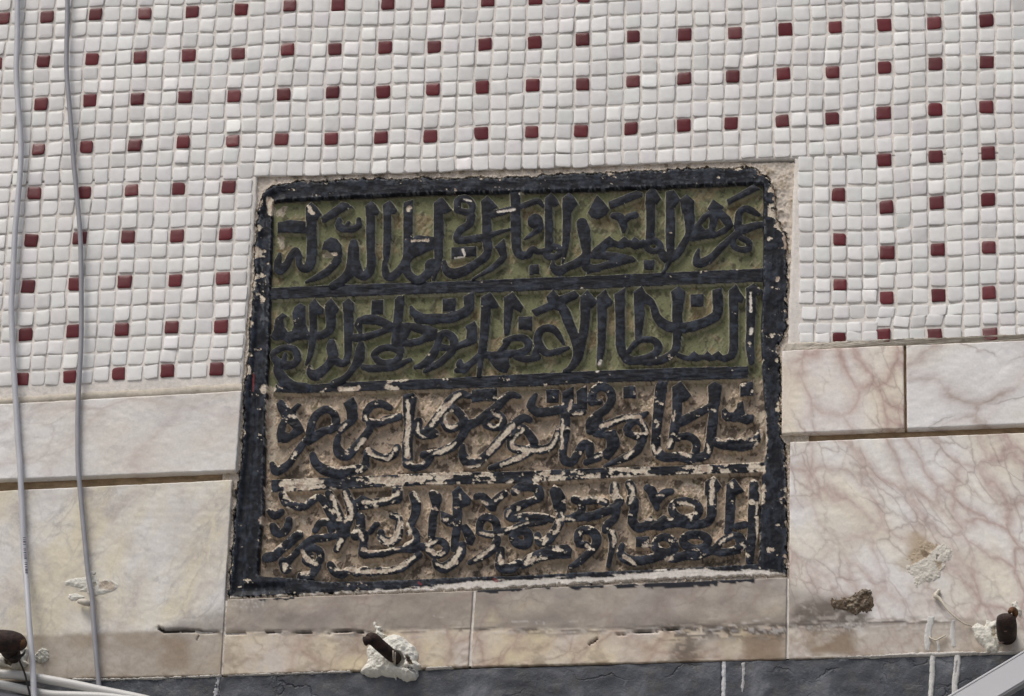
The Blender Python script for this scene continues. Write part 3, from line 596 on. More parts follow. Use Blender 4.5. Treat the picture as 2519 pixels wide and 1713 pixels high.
sheet(3, 640, 920, S=[
 [(62,86,6),(54,97,8),(46,108,8),(40,118,8),(30,126,10),(20,130,10),(15,120,5)],
 [(66,80,9),(70,62,9),(78,51,9),(90,46,9),(99,52,9),(102,64,10),(98,72,10),(85,76,9),(72,84,10),(65,90,8)],
 [(105,83,6),(103,95,9),(108,106,13),(118,108,12),(128,98,10),(140,84,9),(147,75,9)],
 [(143,50,8),(150,41,9),(163,38,9),(175,44,7)],[(143,50,7),(142,58,8)],[(148,64,10),(160,65,9),(172,60,10),(188,56,8)],[(147,75,8),(150,66,8)],
 [(70,108,7),(75,120,10),(88,129,13),(105,132,13),(125,129,12),(140,124,11),(143,112,7),(146,103,9),(155,108,9),(168,112,9),(180,108,9),(185,98,8)],
 [(198,120,9),(208,125,8),(222,122,8),(230,110,10)],[(214,62,9),(213,76,10),(222,82,9),(236,79,10)]],
 P=[[(22,38),(27,33),(32,38),(40,47),(50,38),(54,40),(47,49),(48,57),(55,68),(58,76),(45,84),(35,91),(24,90),(22,80),(24,68),(30,57),(24,47)],
 [(113,38),(125,30),(129,38),(131,58),(125,66),(107,80),(103,72),(112,64),(118,60),(117,48)],
 [(194,27),(206,24),(211,30),(208,50),(206,80),(205,115),(193,115),(193,95),(196,70),(194,45)]],
 Hh=[[(34,76),(36,66),(42,72),(38,77)]])
sheet(3, 1050, 920, S=[
 [(-5,80,10),(8,65,11),(20,48,11),(32,33,11),(45,25,10),(57,28,6)],
 [(22,50,9),(33,44,9),(44,52,9),(49,64,10),(40,70,9),(28,72,9),(22,63,8),(22,50,9)],
 [(124,29,5),(115,26,8),(105,31,10),(95,42,11),(82,52,11),(68,62,10),(55,68,11),(48,80,10),(40,92,10),(25,101,10),(10,105,8),(-6,108,8)],
 [(80,60,8),(92,52,9),(102,59,8),(102,68,8),(92,71,8),(80,67,8),(80,60,8)],
 [(48,95,4),(48,108,10),(55,118,13),(68,118,12),(80,108,10),(95,92,11),(108,76,11),(120,65,11),(130,58,10),(138,60,8)],
 [(130,72,9),(140,82,9),(145,92,9),(140,98,8),(128,101,10),(115,97,10),(113,88,8),(122,79,9),(130,72,9)],
 [(140,98,9),(155,101,10),(168,96,9),(175,85,9),(178,72,6)],[(140,103,9),(120,114,9),(100,121,7),(85,126,5)],
 [(147,26,4),(142,35,8),(141,43,10),(150,50,11),(165,49,11),(180,46,11),(200,44,10)],[(212,50,6),(195,52,6)],
 [(187,55,11),(187,75,12),(185,95,9),(184,108,9),(188,116,11),(197,117,10),(205,105,10),(212,94,10),(220,95,11),(221,108,9)],
 [(216,118,7),(232,112,8)]],
 P=[[(61,20),(94,18),(93,34),(77,34),(61,36)],[(162,20),(178,20),(177,36),(163,36)],[(184,23),(198,16),(198,42),(184,43)],[(203,22),(216,14),(216,45),(205,45)],
 [(220,60),(228,50),(236,50),(240,84),(226,82),(220,72)]])
sheet(3, 1460, 920, S=[
 [(-3,30,9),(0,20,9),(10,15,9),(21,20,10),(24,32,10),(18,44,10),(5,54,10),(-5,64,11),(-5,75,10)],[(-4,36,8),(8,36,6)],
 [(-3,72,10),(10,70,10),(25,64,9),(42,58,8),(60,57,8),(72,51,4)],[(-5,116,8),(8,108,8)],
 [(45,72,9),(52,64,7),(62,63,7),(69,72,8),(67,83,9),(55,82,8),(46,78,8)],[(66,88,10),(58,103,10),(42,112,9),(28,118,6),(15,123,3)],
 [(91,15,13),(89,35,13),(87,55,12),(85,75,11),(84,95,11),(88,106,12),(98,111,11),(115,110,11),(130,113,12),(143,112,11),(152,108,11)],
 [(113,30,11),(113,50,11),(110,70,11),(107,84,8),(104,96,8)],[(113,66,10),(130,57,11),(150,47,9),(158,42,8)],
 [(113,86,7),(118,83,8),(130,83,9),(139,91,9),(139,102,9)],
 [(163,45,10),(161,70,12),(159,85,11),(156,100,10),(152,108,10)],
 [(165,90,11),(175,94,11),(190,95,12),(205,96,11),(216,92,11),(224,82,8),(226,76,5)]],
 P=[[(12,78),(28,74),(33,85),(34,95),(28,105),(20,114),(14,112),(12,104),(18,98),(18,88)],[(41,16),(55,15),(56,30),(41,30)],
 [(84,15),(99,9),(98,22),(84,22)],[(107,16),(118,9),(126,20),(131,27),(126,33),(119,36),(108,36)],
 [(156,14),(164,9),(173,14),(170,40),(166,48),(156,46),(157,30)],[(174,48),(178,45),(183,51),(190,51),(195,44),(196,38),(202,36),(203,46),(205,53),(216,54),(216,62),(208,66),(195,62),(180,62),(175,56)],
 [(200,12),(215,9),(216,27),(200,27)],[(180,88),(186,84),(192,90),(198,85),(205,90),(213,84),(215,94),(180,96)]])
sheet(4, 620, 1160, S=[
 [(22,52,6),(30,58,9),(39,53,7)],[(40,30,9),(45,40,10),(55,44,9),(70,46,9),(80,38,8),(90,33,8),(97,40,8)],
 [(27,72,8),(32,80,11),(42,80,10),(48,72,10),(49,64,8)],[(62,84,11),(50,94,11),(38,104,11),(28,113,12),(19,115,12)],
 [(85,78,7),(92,68,9),(103,68,9),(107,78,8)],[(115,84,7),(100,88,9),(82,90,9),(70,98,9),(60,107,8)],
 [(95,36,8),(104,55,7),(112,68,7),(118,78,5)],[(103,28,9),(110,42,10),(117,58,10),(121,68,9),(125,75,11),(128,82,8)],
 [(72,108,10),(80,102,8),(90,106,9),(92,116,9),(84,124,10),(72,118,10),(78,112,8)],[(88,126,9),(80,138,10),(65,140,8)],[(45,130,13),(42,122,13)],[(60,107,8),(52,116,8),(46,122,10)],
 [(105,125,8),(112,135,10),(122,138,9),(132,132,9),(142,136,9),(152,132,9),(160,136,9),(172,133,9),(185,133,9),(200,130,9),(212,122,9),(226,112,8)],
 [(126,26,9),(132,42,11),(134,55,9),(127,72,11),(124,82,9),(120,92,9),(114,104,8)],
 [(146,60,10),(146,75,12),(140,85,12)],[(152,84,10),(150,100,9),(150,110,10),(165,110,9),(180,109,8),(200,104,7),(222,104,8)],
 [(190,58,8),(198,61,8),(199,75,10),(196,88,11),(186,94,11),(176,90,10),(174,81,8)],[(168,70,7),(160,80,6)],
 [(218,30,9),(222,42,11),(220,58,10),(214,70,9)],[(212,82,6),(220,79,7),(222,92,9),(210,100,9)]],
 P=[[(127,40),(140,37),(148,31),(160,36),(190,33),(191,20),(202,17),(203,35),(200,40),(170,46),(142,50),(139,62),(132,66),(128,50)]])
sheet(4, 1040, 1160, S=[
 [(12,28,8),(17,34,14),(17,45,9),(13,60,9),(12,75,9),(11,85,8)],
 [(46,40,11),(46,70,10),(43,90,9),(42,102,9)],
 [(53,98,9),(50,110,12),(40,122,13),(28,129,13),(19,126,9),(15,120,5)],
 [(8,100,8),(14,93,8),(25,93,8),(31,101,8),(27,109,8),(16,112,8),(8,106,8)],[(-8,100,9),(4,101,10)],
 [(72,32,7),(80,32,9),(88,40,11),(94,47,10)],[(94,43,10),(102,34,10),(110,28,8)],
 [(76,78,8),(78,66,9),(86,60,9),(96,64,9),(100,74,9),(98,83,9),(86,83,8),(76,80,8)],[(100,90,9),(97,100,10),(88,108,10),(75,116,8),(63,122,5)],
 [(104,80,8),(118,78,8),(130,73,8),(142,68,6)],
 [(122,86,11),(129,79,10),(140,80,10),(143,90,11),(138,98,11),(127,95,11),(122,86,10)],
 [(124,26,9),(130,20,10),(145,18,11),(156,23,11),(157,33,11),(148,38,9),(130,45,11),(116,55,11),(122,62,9),(140,59,10),(160,60,10),(174,63,8)],
 [(165,66,7),(145,69,7)],
 [(188,60,8),(185,68,10),(178,80,11),(168,92,12),(158,94,9),(155,84,7)],
 [(106,104,7),(104,115,10),(104,127,10),(117,130,13),(130,122,9)],
 [(210,92,9),(212,81,10),(222,77,10),(232,81,10),(236,92,11),(230,104,9),(222,112,9),(210,122,8),(200,128,5)],[(212,96,9),(222,98,8)],
 [(206,36,10),(214,40,10),(214,53,9),(202,61,9),(190,62,7)],[(220,38,9),(232,36,9)],[(210,61,9),(230,58,10)]],
 P=[[(40,26),(48,18),(54,26),(64,36),(62,43),(52,47),(41,44)],[(24,52),(30,55),(40,59),(42,72),(32,71),(25,65)],[(50,72),(58,70),(66,80),(70,88),(66,98),(60,96),(55,82)],
 [(172,24),(178,17),(186,22),(192,32),(193,50),(188,60),(182,58),(177,44),(175,35)],
 [(158,105),(170,100),(196,98),(201,104),(200,115),(180,116),(160,119),(145,126),(134,130),(132,124),(142,112)]])
sheet(4, 1460, 1160, S=[
 [(-8,60,10),(8,55,11),(25,48,11),(35,40,9)],[(-5,38,9),(5,37,8),(16,40,8)],[(28,18,11),(28,30,10),(36,38,8)],[(48,15,10),(52,25,10),(49,40,9)],
 [(30,50,9),(28,62,9),(18,70,10),(15,78,7)],[(24,82,10),(26,92,9),(24,105,6),(20,125,5)],
 [(55,38,9),(54,52,10),(52,65,11),(60,74,11),(75,71,10),(90,72,11),(105,68,10),(120,68,11),(140,70,11),(155,66,10),(160,55,11),(160,40,11),(160,22,12)],
 [(106,50,9),(110,41,9),(125,38,9),(140,43,9),(142,54,10),(132,61,10),(115,61,10),(106,50,9)],
 [(73,20,9),(78,24,11),(82,35,10),(86,48,5)],[(86,38,9),(95,28,10),(104,25,8)],
 [(187,18,10),(186,30,11),(185,55,11),(184,70,10),(182,80,8)],
 [(217,14,9),(219,28,14),(217,50,13),(216,80,12),(213,100,11),(212,118,9)],[(195,72,8),(205,70,8)],
 [(83,98,9),(87,90,8),(98,87,9),(107,93,9),(109,103,9),(98,108,9),(87,104,9),(83,98,9)],
 [(121,91,9),(130,84,9),(148,85,10),(155,92,10),(149,101,10),(136,104,12),(125,98,10),(121,91,9)],
 [(38,98,5),(36,108,9),(42,116,11),(55,120,12),(75,117,11),(95,112,11),(108,116,10),(125,112,11),(142,112,11),(160,105,10),(172,108,9),(188,106,9),(200,100,12),(198,88,11),(190,84,6)],
 [(165,102,8),(175,92,8),(186,86,7)]],
 P=[[(70,64),(77,59),(82,66),(95,58),(104,64),(108,74),(70,74)],[(152,12),(163,5),(172,18),(168,25),(152,30)],[(181,16),(190,8),(203,25),(192,30),(182,30)],[(58,88),(74,87),(75,100),(58,100)]])
# dividing bars (parts 11..13) and the border (part 20) in survey units
SH += [(11,'p',[(664,703),(750,699),(840,695),(1060,689),(1300,679),(1460,673),(1660,664),(1876,655),(1876,690),(1660,697),(1460,707),(1250,714),(1060,719),(840,727),(664,733)]),
 (12,'p',[(676,939),(735,942),(840,936),(950,931),(1060,927),(1270,916),(1470,907),(1680,899),(1840,896),(1840,927),(1680,933),(1470,938),(1270,949),(1060,954),(840,960),(735,964),(670,962)]),
 (13,'p',[(664,1176),(820,1170),(1060,1159),(1270,1155),(1460,1147),(1680,1141),(1880,1132),(1880,1158),(1680,1164),(1460,1174),(1270,1186),(1060,1189),(840,1200),(664,1208)])]
FR_OUT = [(640,470),(680,446),(760,438),(900,434),(1100,431),(1300,426),(1500,417),(1679,410),(1800,405),(1862,407),(1874,424),(1896,432),(1908,470),(1916,540),(1934,572),(1938,605),(1941,700),(1938,790),(1925,840),(1916,860),(1924,880),(1923,1070),(1934,1100),(1939,1200),(1940,1320),(1938,1416),(1700,1424),(1400,1440),(1167,1452),(900,1462),(562,1474),(556,1460),(567,1330),(580,1185),(592,1060),(594,960),(606,870),(612,780),(618,690),(624,580),(630,510)]
FR_IN = [(672,496),(760,490),(900,484),(1060,477),(1250,473),(1460,468),(1700,458),(1874,451),(1874,560),(1874,700),(1868,800),(1872,900),(1878,1010),(1880,1110),(1872,1160),(1866,1260),(1862,1380),(1820,1383),(1640,1392),(1460,1399),(1300,1408),(1160,1412),(1040,1417),(900,1423),(800,1424),(720,1415),(650,1411),(636,1408),(642,1330),(650,1250),(652,1150),(656,1030),(660,930),(664,850),(666,760),(669,640),(671,560)]
# where the black paint has come off (strength, colour 0 cream 1 white), strokes and patches
CH = []
def chips(ox, oy, S, c=0, K=0.5524):
    for s in S: CH.append((c, [(ox+t[0]/K, oy+t[1]/K, t[2]/K/2) for t in s]))
chips(640, 440, [[(63,33,5),(70,44,8)],[(12,28,10),(13,45,7)],[(26,76,7),(27,86,7)],[(85,99,4),(102,101,4)],[(200,40,5),(202,38,5)],[(25,42,9),(33,33,3)],[(205,82,2),(228,82,2)]])
chips(1050, 440, [[(95,43,2),(118,40,4)],[(50,26,2),(60,28,2)],[(48,94,3),(50,104,3),(38,106,3)],[(126,18,5),(140,22,4)]], 1)
chips(640, 690, [[(108,145,7),(120,146,8),(133,143,5)],[(172,142,6),(185,145,7)],[(175,135,5),(198,132,5)],[(5,146,12),(15,145,10)],[(60,115,2),(72,118,2)]])
chips(1460, 690, [[(213,15,3),(213,40,4)],[(214,65,6),(213,70,5)],[(10,108,5),(4,120,5)],[(120,75,2),(119,92,2)]], 1)
chips(640, 920, [[(12,36,10),(12,60,12),(13,85,12),(13,110,9)],[(142,56,7),(144,62,5)],[(148,60,4),(165,60,4),(185,52,4)],[(116,66,4),(108,74,4)],[(130,100,8),(140,86,8)],
 [(199,35,6),(200,60,9),(199,85,11),(199,110,10)],[(199,119,5),(220,118,5)],[(146,100,9),(150,108,8),(172,113,7),(183,100,8)],[(46,105,9),(43,112,8)],[(90,124,4),(110,126,4),(128,124,5)],
 [(135,128,6),(138,124,6)],[(30,145,6),(60,143,10),(80,145,10)],[(150,140,10),(180,142,12),(230,138,12)],[(60,152,8),(85,150,9)],[(213,65,6),(214,78,7),(225,85,4)]])
chips(1050, 920, [[(0,135,5),(30,134,6),(60,133,6)],[(5,68,10),(20,48,10),(34,33,9),(45,25,5)],[(33,48,5),(24,55,5),(28,70,7),(40,68,6)],[(38,92,5),(25,101,9),(8,106,7)],
 [(92,52,6),(100,58,4),(92,70,6),(82,66,5)],[(98,30,4),(106,26,3)],[(82,106,8),(95,92,10),(108,77,10),(118,66,7)],[(55,112,4),(72,112,4)],[(50,125,4),(70,122,5),(80,116,4)],
 [(130,74,8),(116,88,8),(115,97,7),(132,101,8),(155,101,8),(170,94,8),(176,80,6)],[(138,104,8),(118,115,8),(100,121,6)],[(196,34,5),(192,48,5)],[(212,51,4),(197,53,5)],[(184,60,5),(183,80,6),(182,100,4)],
 [(65,137,4),(85,135,6)],[(200,137,4),(230,138,5)],[(2,146,4),(25,146,4)],[(62,142,2),(82,143,2)]])
chips(1460, 920, [[(10,69,8),(30,62,8),(45,57,7),(62,56,7)],[(64,60,5),(73,78,5)],[(0,112,4),(10,108,5)],[(52,104,8),(42,112,7)],[(22,128,6),(45,128,9),(60,130,8),(75,126,6)],[(80,95,6),(84,105,7),(90,100,8)],
 [(105,88,8),(102,97,7)],[(88,66,6),(86,70,5)],[(110,48,3),(108,60,4)],[(118,104,8),(130,110,9)],[(156,45,5),(164,48,5)],[(154,92,6),(156,104,8)],[(178,86,4),(195,86,4),(210,80,4),(222,78,5)],
 [(140,120,4),(180,119,5),(225,117,6)],[(112,133,6),(128,132,5)],[(215,120,10),(228,128,12)],[(218,98,6),(222,92,5)],[(229,50,10),(231,80,9),(231,105,8)]])
chips(620, 1160, [[(38,12,6),(70,14,10),(95,12,7)],[(20,20,10),(22,35,10),(28,48,8)],[(16,62,8),(12,66,6)],[(160,10,12),(190,10,12),(232,8,12)],[(125,26,8),(131,44,10),(134,58,8),(126,66,6)],[(150,40,7),(175,38,9),(197,28,10)],
 [(108,32,9),(114,50,10),(119,62,8)],[(120,92,9),(115,104,7)],[(68,108,8),(76,118,11),(87,124,7)],[(44,126,14),(43,133,9)],[(65,138,7),(75,134,6)],[(138,80,11),(145,78,9),(150,92,9)],[(150,104,9),(162,106,6),(198,103,4)],
 [(189,56,5),(199,62,7),(199,76,8),(194,88,10),(184,94,10),(175,88,9)],[(112,132,9),(128,130,9),(145,134,9),(160,134,9),(180,133,9),(200,128,8),(220,114,7)],[(220,28,8),(227,38,7)],[(210,70,7),(215,90,8),(206,98,7)],[(47,48,6),(54,50,5)],[(60,30,8),(72,40,5)],[(68,52,5),(66,60,5),(70,65,4)]])
chips(1040, 1160, [[(5,14,6),(25,15,4)],[(10,20,6),(18,26,4)],[(6,98,8),(18,92,4)],[(5,104,7),(20,112,7),(28,108,5)],[(50,104,9),(42,118,11),(30,128,10),(18,124,5)],[(77,38,4),(86,42,4)],[(98,38,6),(106,32,7)],[(50,30,5),(50,36,4)],
 [(96,98,7),(86,107,8),(70,118,6)],[(78,82,5),(92,84,4),(108,84,4)],[(112,78,3),(130,72,4),(142,68,5)],[(126,24,6),(130,28,5)],[(140,34,4),(150,32,4)],[(118,50,4),(114,58,4)],[(135,53,4),(165,55,4)],
 [(188,54,6),(190,62,6),(182,64,5),(184,74,6),(178,82,6)],[(166,90,10),(163,96,8)],[(146,108,10),(140,122,10),(150,116,9)],[(105,104,6),(104,122,9),(110,120,6),(122,122,6)],[(222,98,7),(232,104,7)],[(214,36,4),(225,33,5),(236,34,5)],[(195,62,5),(206,64,6)]])
chips(1460, 1160, [[(5,34,7),(16,38,7)],[(28,14,9),(30,28,10),(26,35,8)],[(47,15,8),(53,27,9),(48,40,7)],[(24,80,9),(28,90,8),(26,100,4)],[(30,73,5),(36,66,5)],[(114,40,7),(128,42,9),(136,46,7)],[(161,10,9),(160,25,11),(159,42,10)],[(187,15,8)  ,(189,20,5)],[(222,40,5),(220,60,6)],
 [(62,64,4),(72,62,4),(86,64,4)],[(40,112,7),(52,122,7),(58,126,5)],[(106,115,6),(98,118,6)],[(55,110,3),(80,110,3)],[(176,98,3),(192,102,4)],[(170,96,4),(180,88,5),(188,84,4)],[(126,14,11),(140,20,14),(144,30,8)],[(222,60,8),(223,90,8),(222,110,6)],[(229,20,9),(228,40,7)],[(25,6,10),(55,5,7),(75,4,5)]])
WHITE_STRIPE = [(556,1466),(700,1462),(840,1453),(950,1448),(1042,1442),(1130,1434),(1176,1426),(1260,1424),(1346,1420),(1420,1419),(1480,1418),(1563,1408),(1620,1402),(1700,1397),(1780,1404),(1850,1398),(1932,1408),(1934,1422),(1800,1416),(1680,1428),(1563,1432),(1450,1434),(1346,1440),(1240,1446),(1176,1450),(1042,1459),(840,1466),(700,1472),(560,1476)]

# ================================================================ the carved tablet
TAB = thing('inscription_tablet', 'black painted stone tablet carved with four lines of raised script, paint flaking', 'inscription', tuple(wp(1250., 1470., 0.0)*[1, 0, 1]))
fl = Field(545, 396, 1990, 1482, 1.55); U, Vv = fl.U, fl.V
LN = {k: fl.new() for k in (1, 2, 3, 4, 11, 12, 13)}
for part, kind, pts in SH:
    if kind == 's': fl.stroke(LN[part], pts)
    elif kind == 'p': fl.poly(LN[part], pts)
full = (slice(None), slice(None))
FO = fl.polysd(FR_OUT, full)-3; FI = fl.polysd(FR_IN, full)+2
n14 = fbm(U/14, Vv/14, 101, 5); n6 = fbm(U/5.5, Vv/5.5, 131, 4); n40 = fbm(U/45, Vv/38, 151, 4); nst = fbm((U+Vv*.6)/5, (Vv-U*.6)/22, 171, 4); nh = fbm(U/30, Vv/6, 191, 4); nfr = np.where((U < 690) | (U > 1862), fbm(U/7, Vv/34, 193, 4), nh)
FRM = np.minimum(FO+(n14-.5)*13+(n6-.5)*6, -FI+(n14-.5)*3)
for k in LN: LN[k] = LN[k]+((n6-.5)*(.7 if k < 3 else 1.2)+(2.7 if k < 3 else 4.0) if k < 10 else (n6-.5)*2.0+1.2)
for part, kind, pts in SH:
    if kind == 'h': fl.poly(LN[part], pts, hole=True)
LET = np.maximum.reduce([LN[1], LN[2], LN[3], LN[4]]); DIV = np.maximum.reduce([LN[11], LN[12], LN[13]])
low = sst(Vv+(n40-.5)*60+(U-1250)*0.03, 905, 975)                  # the two lower lines are worn
# ---- relief
def rise(F, a=-2.2, b=2.2): return sst(F, a, b)
top = np.maximum.reduce([LET, DIV]); hg = -0.0100-0.0022*low; flat = 1-0.92*sst(LET, -1, 3)
h = np.full(U.shape, hg)+((nst-.5)*0.0024+(n6-.5)*0.0014)*flat+(n40-.5)*0.002
rd = np.clip(LET, 0, 10)*0.00007
h = h+(-0.0025-hg)*rise(LET)*(1-0.14*low*sst(n40, .45, .65))+rd*(LET > 0)
hd = (-0.0030-hg)*rise(DIV); h = np.maximum(h, hg+hd+(nh-.5)*0.0012*(DIV > 0))
# border: flat outside, a rolled inner edge
fr_h = -0.0005+(n14-.5)*0.0008+(nfr-.5)*0.0006+(n40-.5)*0.0024-0.0030*sst(FO, 4, 20)*(1-sst(FO, 24, 40))*(U < 700)
h = np.where(FRM > -2.2, np.maximum(h, hg+(fr_h-hg)*rise(FRM, -2.2, 4.5)), h)
out = FO+(n14-.5)*13+(n6-.5)*6 <= 0.0
pl = -0.0030+(n14-.5)*0.0045+(n6-.5)*0.0020
ob = sst(-(FO+(n14-.5)*13+(n6-.5)*6), 0.0, 3.0)
h = np.where(out, fr_h*(1-ob)+pl*ob, h)
# ---- paint layers
BLK = np.array([0.0045, 0.0058, 0.0098]); BLG = np.array([0.028, 0.035, 0.050]); GRN = np.array([0.182, 0.188, 0.105]); BRN = np.array([0.42, 0.335, 0.265]); CRM = np.array([0.60, 0.53, 0.425]); WHT = np.array([0.66, 0.625, 0.57]); PLS = np.array([0.56, 0.50, 0.43]); DRT = np.array([0.05, 0.045, 0.035])
def mx(a, b, t): return a*(1-t[..., None])+b*t[..., None]
gcol = mx(np.broadcast_to(GRN, U.shape+(3,)), BRN, np.clip(0.10*sst(n40, .5, .72)+low*(0.88+0.9*(n14-.5)), 0, 1))
gcol = mx(gcol, np.array([0.47, 0.40, 0.32]), 0.85*low*sst(nst*.55+n40*.45, .50, .62))
gcol = mx(gcol, np.array([0.13, 0.10, 0.075]), 0.4*low*sst(n14*.6+n40*.4, .53, .63))
gcol = mx(gcol, np.array([0.085, 0.092, 0.050]), .45*(1-low)*sst(n14*.6+n40*.4, .54, .66))
gcol = mx(gcol, np.array([0.30, 0.285, 0.20]), .55*(1-low)*sst(nst*.5+n40*.5, .54, .66))
gcol = mx(gcol, DRT, np.clip(0.75*sst(n14, .56, .68)*(0.75+0.25*low)+0.25*sst(n6, .55, .8), 0, 1))
gcol = mx(gcol, np.array([0.27, 0.165, 0.075]), 0.3*sst(n40+.15*n6, .66, .78))
gcol = mx(gcol, BRN*1.25, (0.15+.35*low)*sst(n6, .55, .75)*sst(n40, .45, .6))
res = low*sst(nst*.30+n14*.70+(n40-.5)*.6, .49, .58)*(.55+.45*sst(n6, .4, .6))
gcol = mx(gcol, CRM*np.array([1.02, .92, .87]), .9*res); h = h+res*0.0010*flat*sst(-np.maximum(top, FRM), 0, 2)
gcol = mx(gcol, np.array([0.12, 0.125, 0.065]), .6*low*sst(n40*.7+n14*.3, .50, .58)*(1-res))
gcol = mx(gcol, np.array([0.07, 0.055, 0.045]), .85*low*sst(nst*.3+fbm(U/26, Vv/20, 231, 4)*.7, .54, .60))
edge_w = np.maximum(sst(FRM, 0, 3)*(1-sst(FRM, 4, 12)), 0)
bcol = mx(np.broadcast_to(BLK, U.shape+(3,)), BLG, np.clip(sst(n14, .46, .74)*.8+0.45*sst(nfr, .52, .72), 0, 1))
bcol = mx(bcol, np.array([0.10, 0.108, 0.118]), np.clip(.8*edge_w*sst(n6, .5, .66)+.7*sst(nfr*.5+n6*.5, .56, .66)*((U < 660)*(Vv < 800)+.5*(Vv < 470)+.5*(Vv > 1405)), 0, 1))
# which spots have lost their paint
CHF = {0: fl.new(), 1: fl.new()}
for c, pts in CH: fl.stroke(CHF[c], [(x, y, r*(.62 if y > 975 and c == 0 and 668 < x < 1864 else 1)) for x, y, r in pts])
wh = fl.new(); fl.poly(wh, WHITE_STRIPE)
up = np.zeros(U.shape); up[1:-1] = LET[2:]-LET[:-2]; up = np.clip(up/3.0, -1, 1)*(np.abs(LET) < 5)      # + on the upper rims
q = -0.06+low*0.10+low*0.16*np.clip(up, 0, 1)-low*0.1*np.clip(-up, 0, 1)+sst(Vv, 1120, 1200)*0.06
q = np.where(DIV > -2, -.04+0.42*sst(Vv, 900, 980)*0.5+0.12*sst(Vv, 1120, 1150), q)
wz = 0.30*sst(-FO, -15, 2)*(.4+.6*(n40 > .5))+0.30*(U < 652)*(Vv < 740)*sst(n40, .45, .6)+0.22*(U > 1888)*(Vv < 610)+0.22*(U > 1872)*(Vv > 770)*(Vv < 1010)*sst(n40, .42, .6)+.12*(U > 1875)*(Vv > 1150)*sst(n40, .5, .6)
q = np.where((FRM > -2) & (LET < 0), 0.0+wz, q)
thr = .26+.62*q
nz = fbm(U/22, Vv/15, 211, 5)*.85+n6*.15
auto = sst(thr-nz, -0.012, 0.012)
force = sst(CHF[0]+(n6-.5)*8+(n14-.5)*9, -.8, 1.2); forcew = sst(CHF[1]+(n6-.5)*6, -.8, 1.0); stripe = sst(wh+(n6-.5)*5+(nh-.5)*13, -1, 1.2)
chip = np.maximum.reduce([auto, force, forcew, stripe])
cc = mx(np.broadcast_to(CRM, U.shape+(3,)), np.array([0.38, 0.30, 0.235]), sst(n14*.5+nst*.5, .50, .64))
cc = mx(cc, WHT, np.maximum(forcew*.8, stripe)); cc = mx(cc, np.array([0.16, 0.14, 0.12]), 0.7*sst(n6, .62, .78)*(1-stripe))
alb = gcol; bare = np.full(U.shape, 1.0)
isl = sst(top+(n14-.5)*1.6, 0.9, 2.2)
rim = sst(top, -2.8, -1.0)*(1-isl)  # pale slopes: worn paint plus edge highlight put into the colour, strongest on upper edges
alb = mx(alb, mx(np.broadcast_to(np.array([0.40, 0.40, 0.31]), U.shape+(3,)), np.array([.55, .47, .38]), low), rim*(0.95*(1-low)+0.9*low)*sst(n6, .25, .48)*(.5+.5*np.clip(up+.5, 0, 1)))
frm = sst(FRM, -2.0, 0.5)
ink = np.maximum(isl, frm*(~out)); paint = ink*(1-chip)
alb = mx(alb, cc, ink); alb = mx(alb, bcol, paint)
bare = 1-paint*.85
spill = sst(CHF[0]+2+(n6-.5)*12, -.5, 1.2)*(1-ink)*.8; alb = mx(alb, cc*.85, spill)
pcol = mx(np.broadcast_to(PLS, U.shape+(3,)), np.array([0.36, 0.29, 0.20]), sst(n14, .5, .7)*.7)
pcol = mx(pcol, np.array([0.10, 0.09, 0.08]), 0.75*sst(n6*.5+n14*.5, .56, .66)*(1-sst(-FO, 6, 26)))
alb = np.where(out[..., None], pcol, alb); bare = np.where(out, 1.0, bare)
h = h-chip*ink*0.0006*(~out)
red = fl.new(); fl.stroke(red, [(622, 918, 2.2), (621, 935, 2.6), (620, 958, 1.8)]); fl.stroke(red, [(1214, 1424, 4), (1222, 1428, 4)]); fl.stroke(red, [(1030, 1432, 3), (1034, 1436, 3)])
alb = mx(alb, np.array([0.20, 0.03, 0.035]), .75*sst(red+(n6-.5)*4, -.5, 1))
# ---- geometry, split into the parts of the tablet
PP = wp(U, Vv, 0.0025); PP[..., 1] = -h
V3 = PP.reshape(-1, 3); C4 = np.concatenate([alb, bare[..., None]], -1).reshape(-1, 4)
FF = gridfaces(*U.shape)
cls = np.zeros(U.shape, int)
best = np.stack([LN[k] for k in (1, 2, 3, 4)]); am = best.argmax(0)+1; mxl = best.max(0)
cls[mxl > -3] = am[mxl > -3]
bd = np.stack([LN[k] for k in (11, 12, 13)]); amd = bd.argmax(0)+11; mxd = bd.max(0); s_ = (mxd > -3) & (mxd > mxl-0.5); cls[s_] = amd[s_]
cls[(FRM > -3) & (FRM > mxl-1.5) & ~out] = 20; cls[out] = 0
fc = cls[:-1, :-1].ravel()
tabm = attr_mat('worn_paint_on_stone', (0.52, 0.92), 0.22, 330, 0.35, 0.0006, 0.18)
# bare patches show faint grain; everything shares one painted-stone material
labels = {1: 'top line of raised black script on green ground', 2: 'second line of raised black script on green ground', 3: 'third line of script with half its black paint gone', 4: 'lowest line of script, most of its paint flaked to cream'}
for k in (0, 20, 11, 12, 13, 1, 2, 3, 4):
    sel = FF[fc == k]
    if len(sel) == 0: continue
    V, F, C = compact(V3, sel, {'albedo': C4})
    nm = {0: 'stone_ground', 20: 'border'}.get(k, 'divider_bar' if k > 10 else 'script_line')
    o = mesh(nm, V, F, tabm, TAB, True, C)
    if k in labels: o['label'] = labels[k]
    if k == 13: o['label'] = 'divider bar with its black paint half gone'

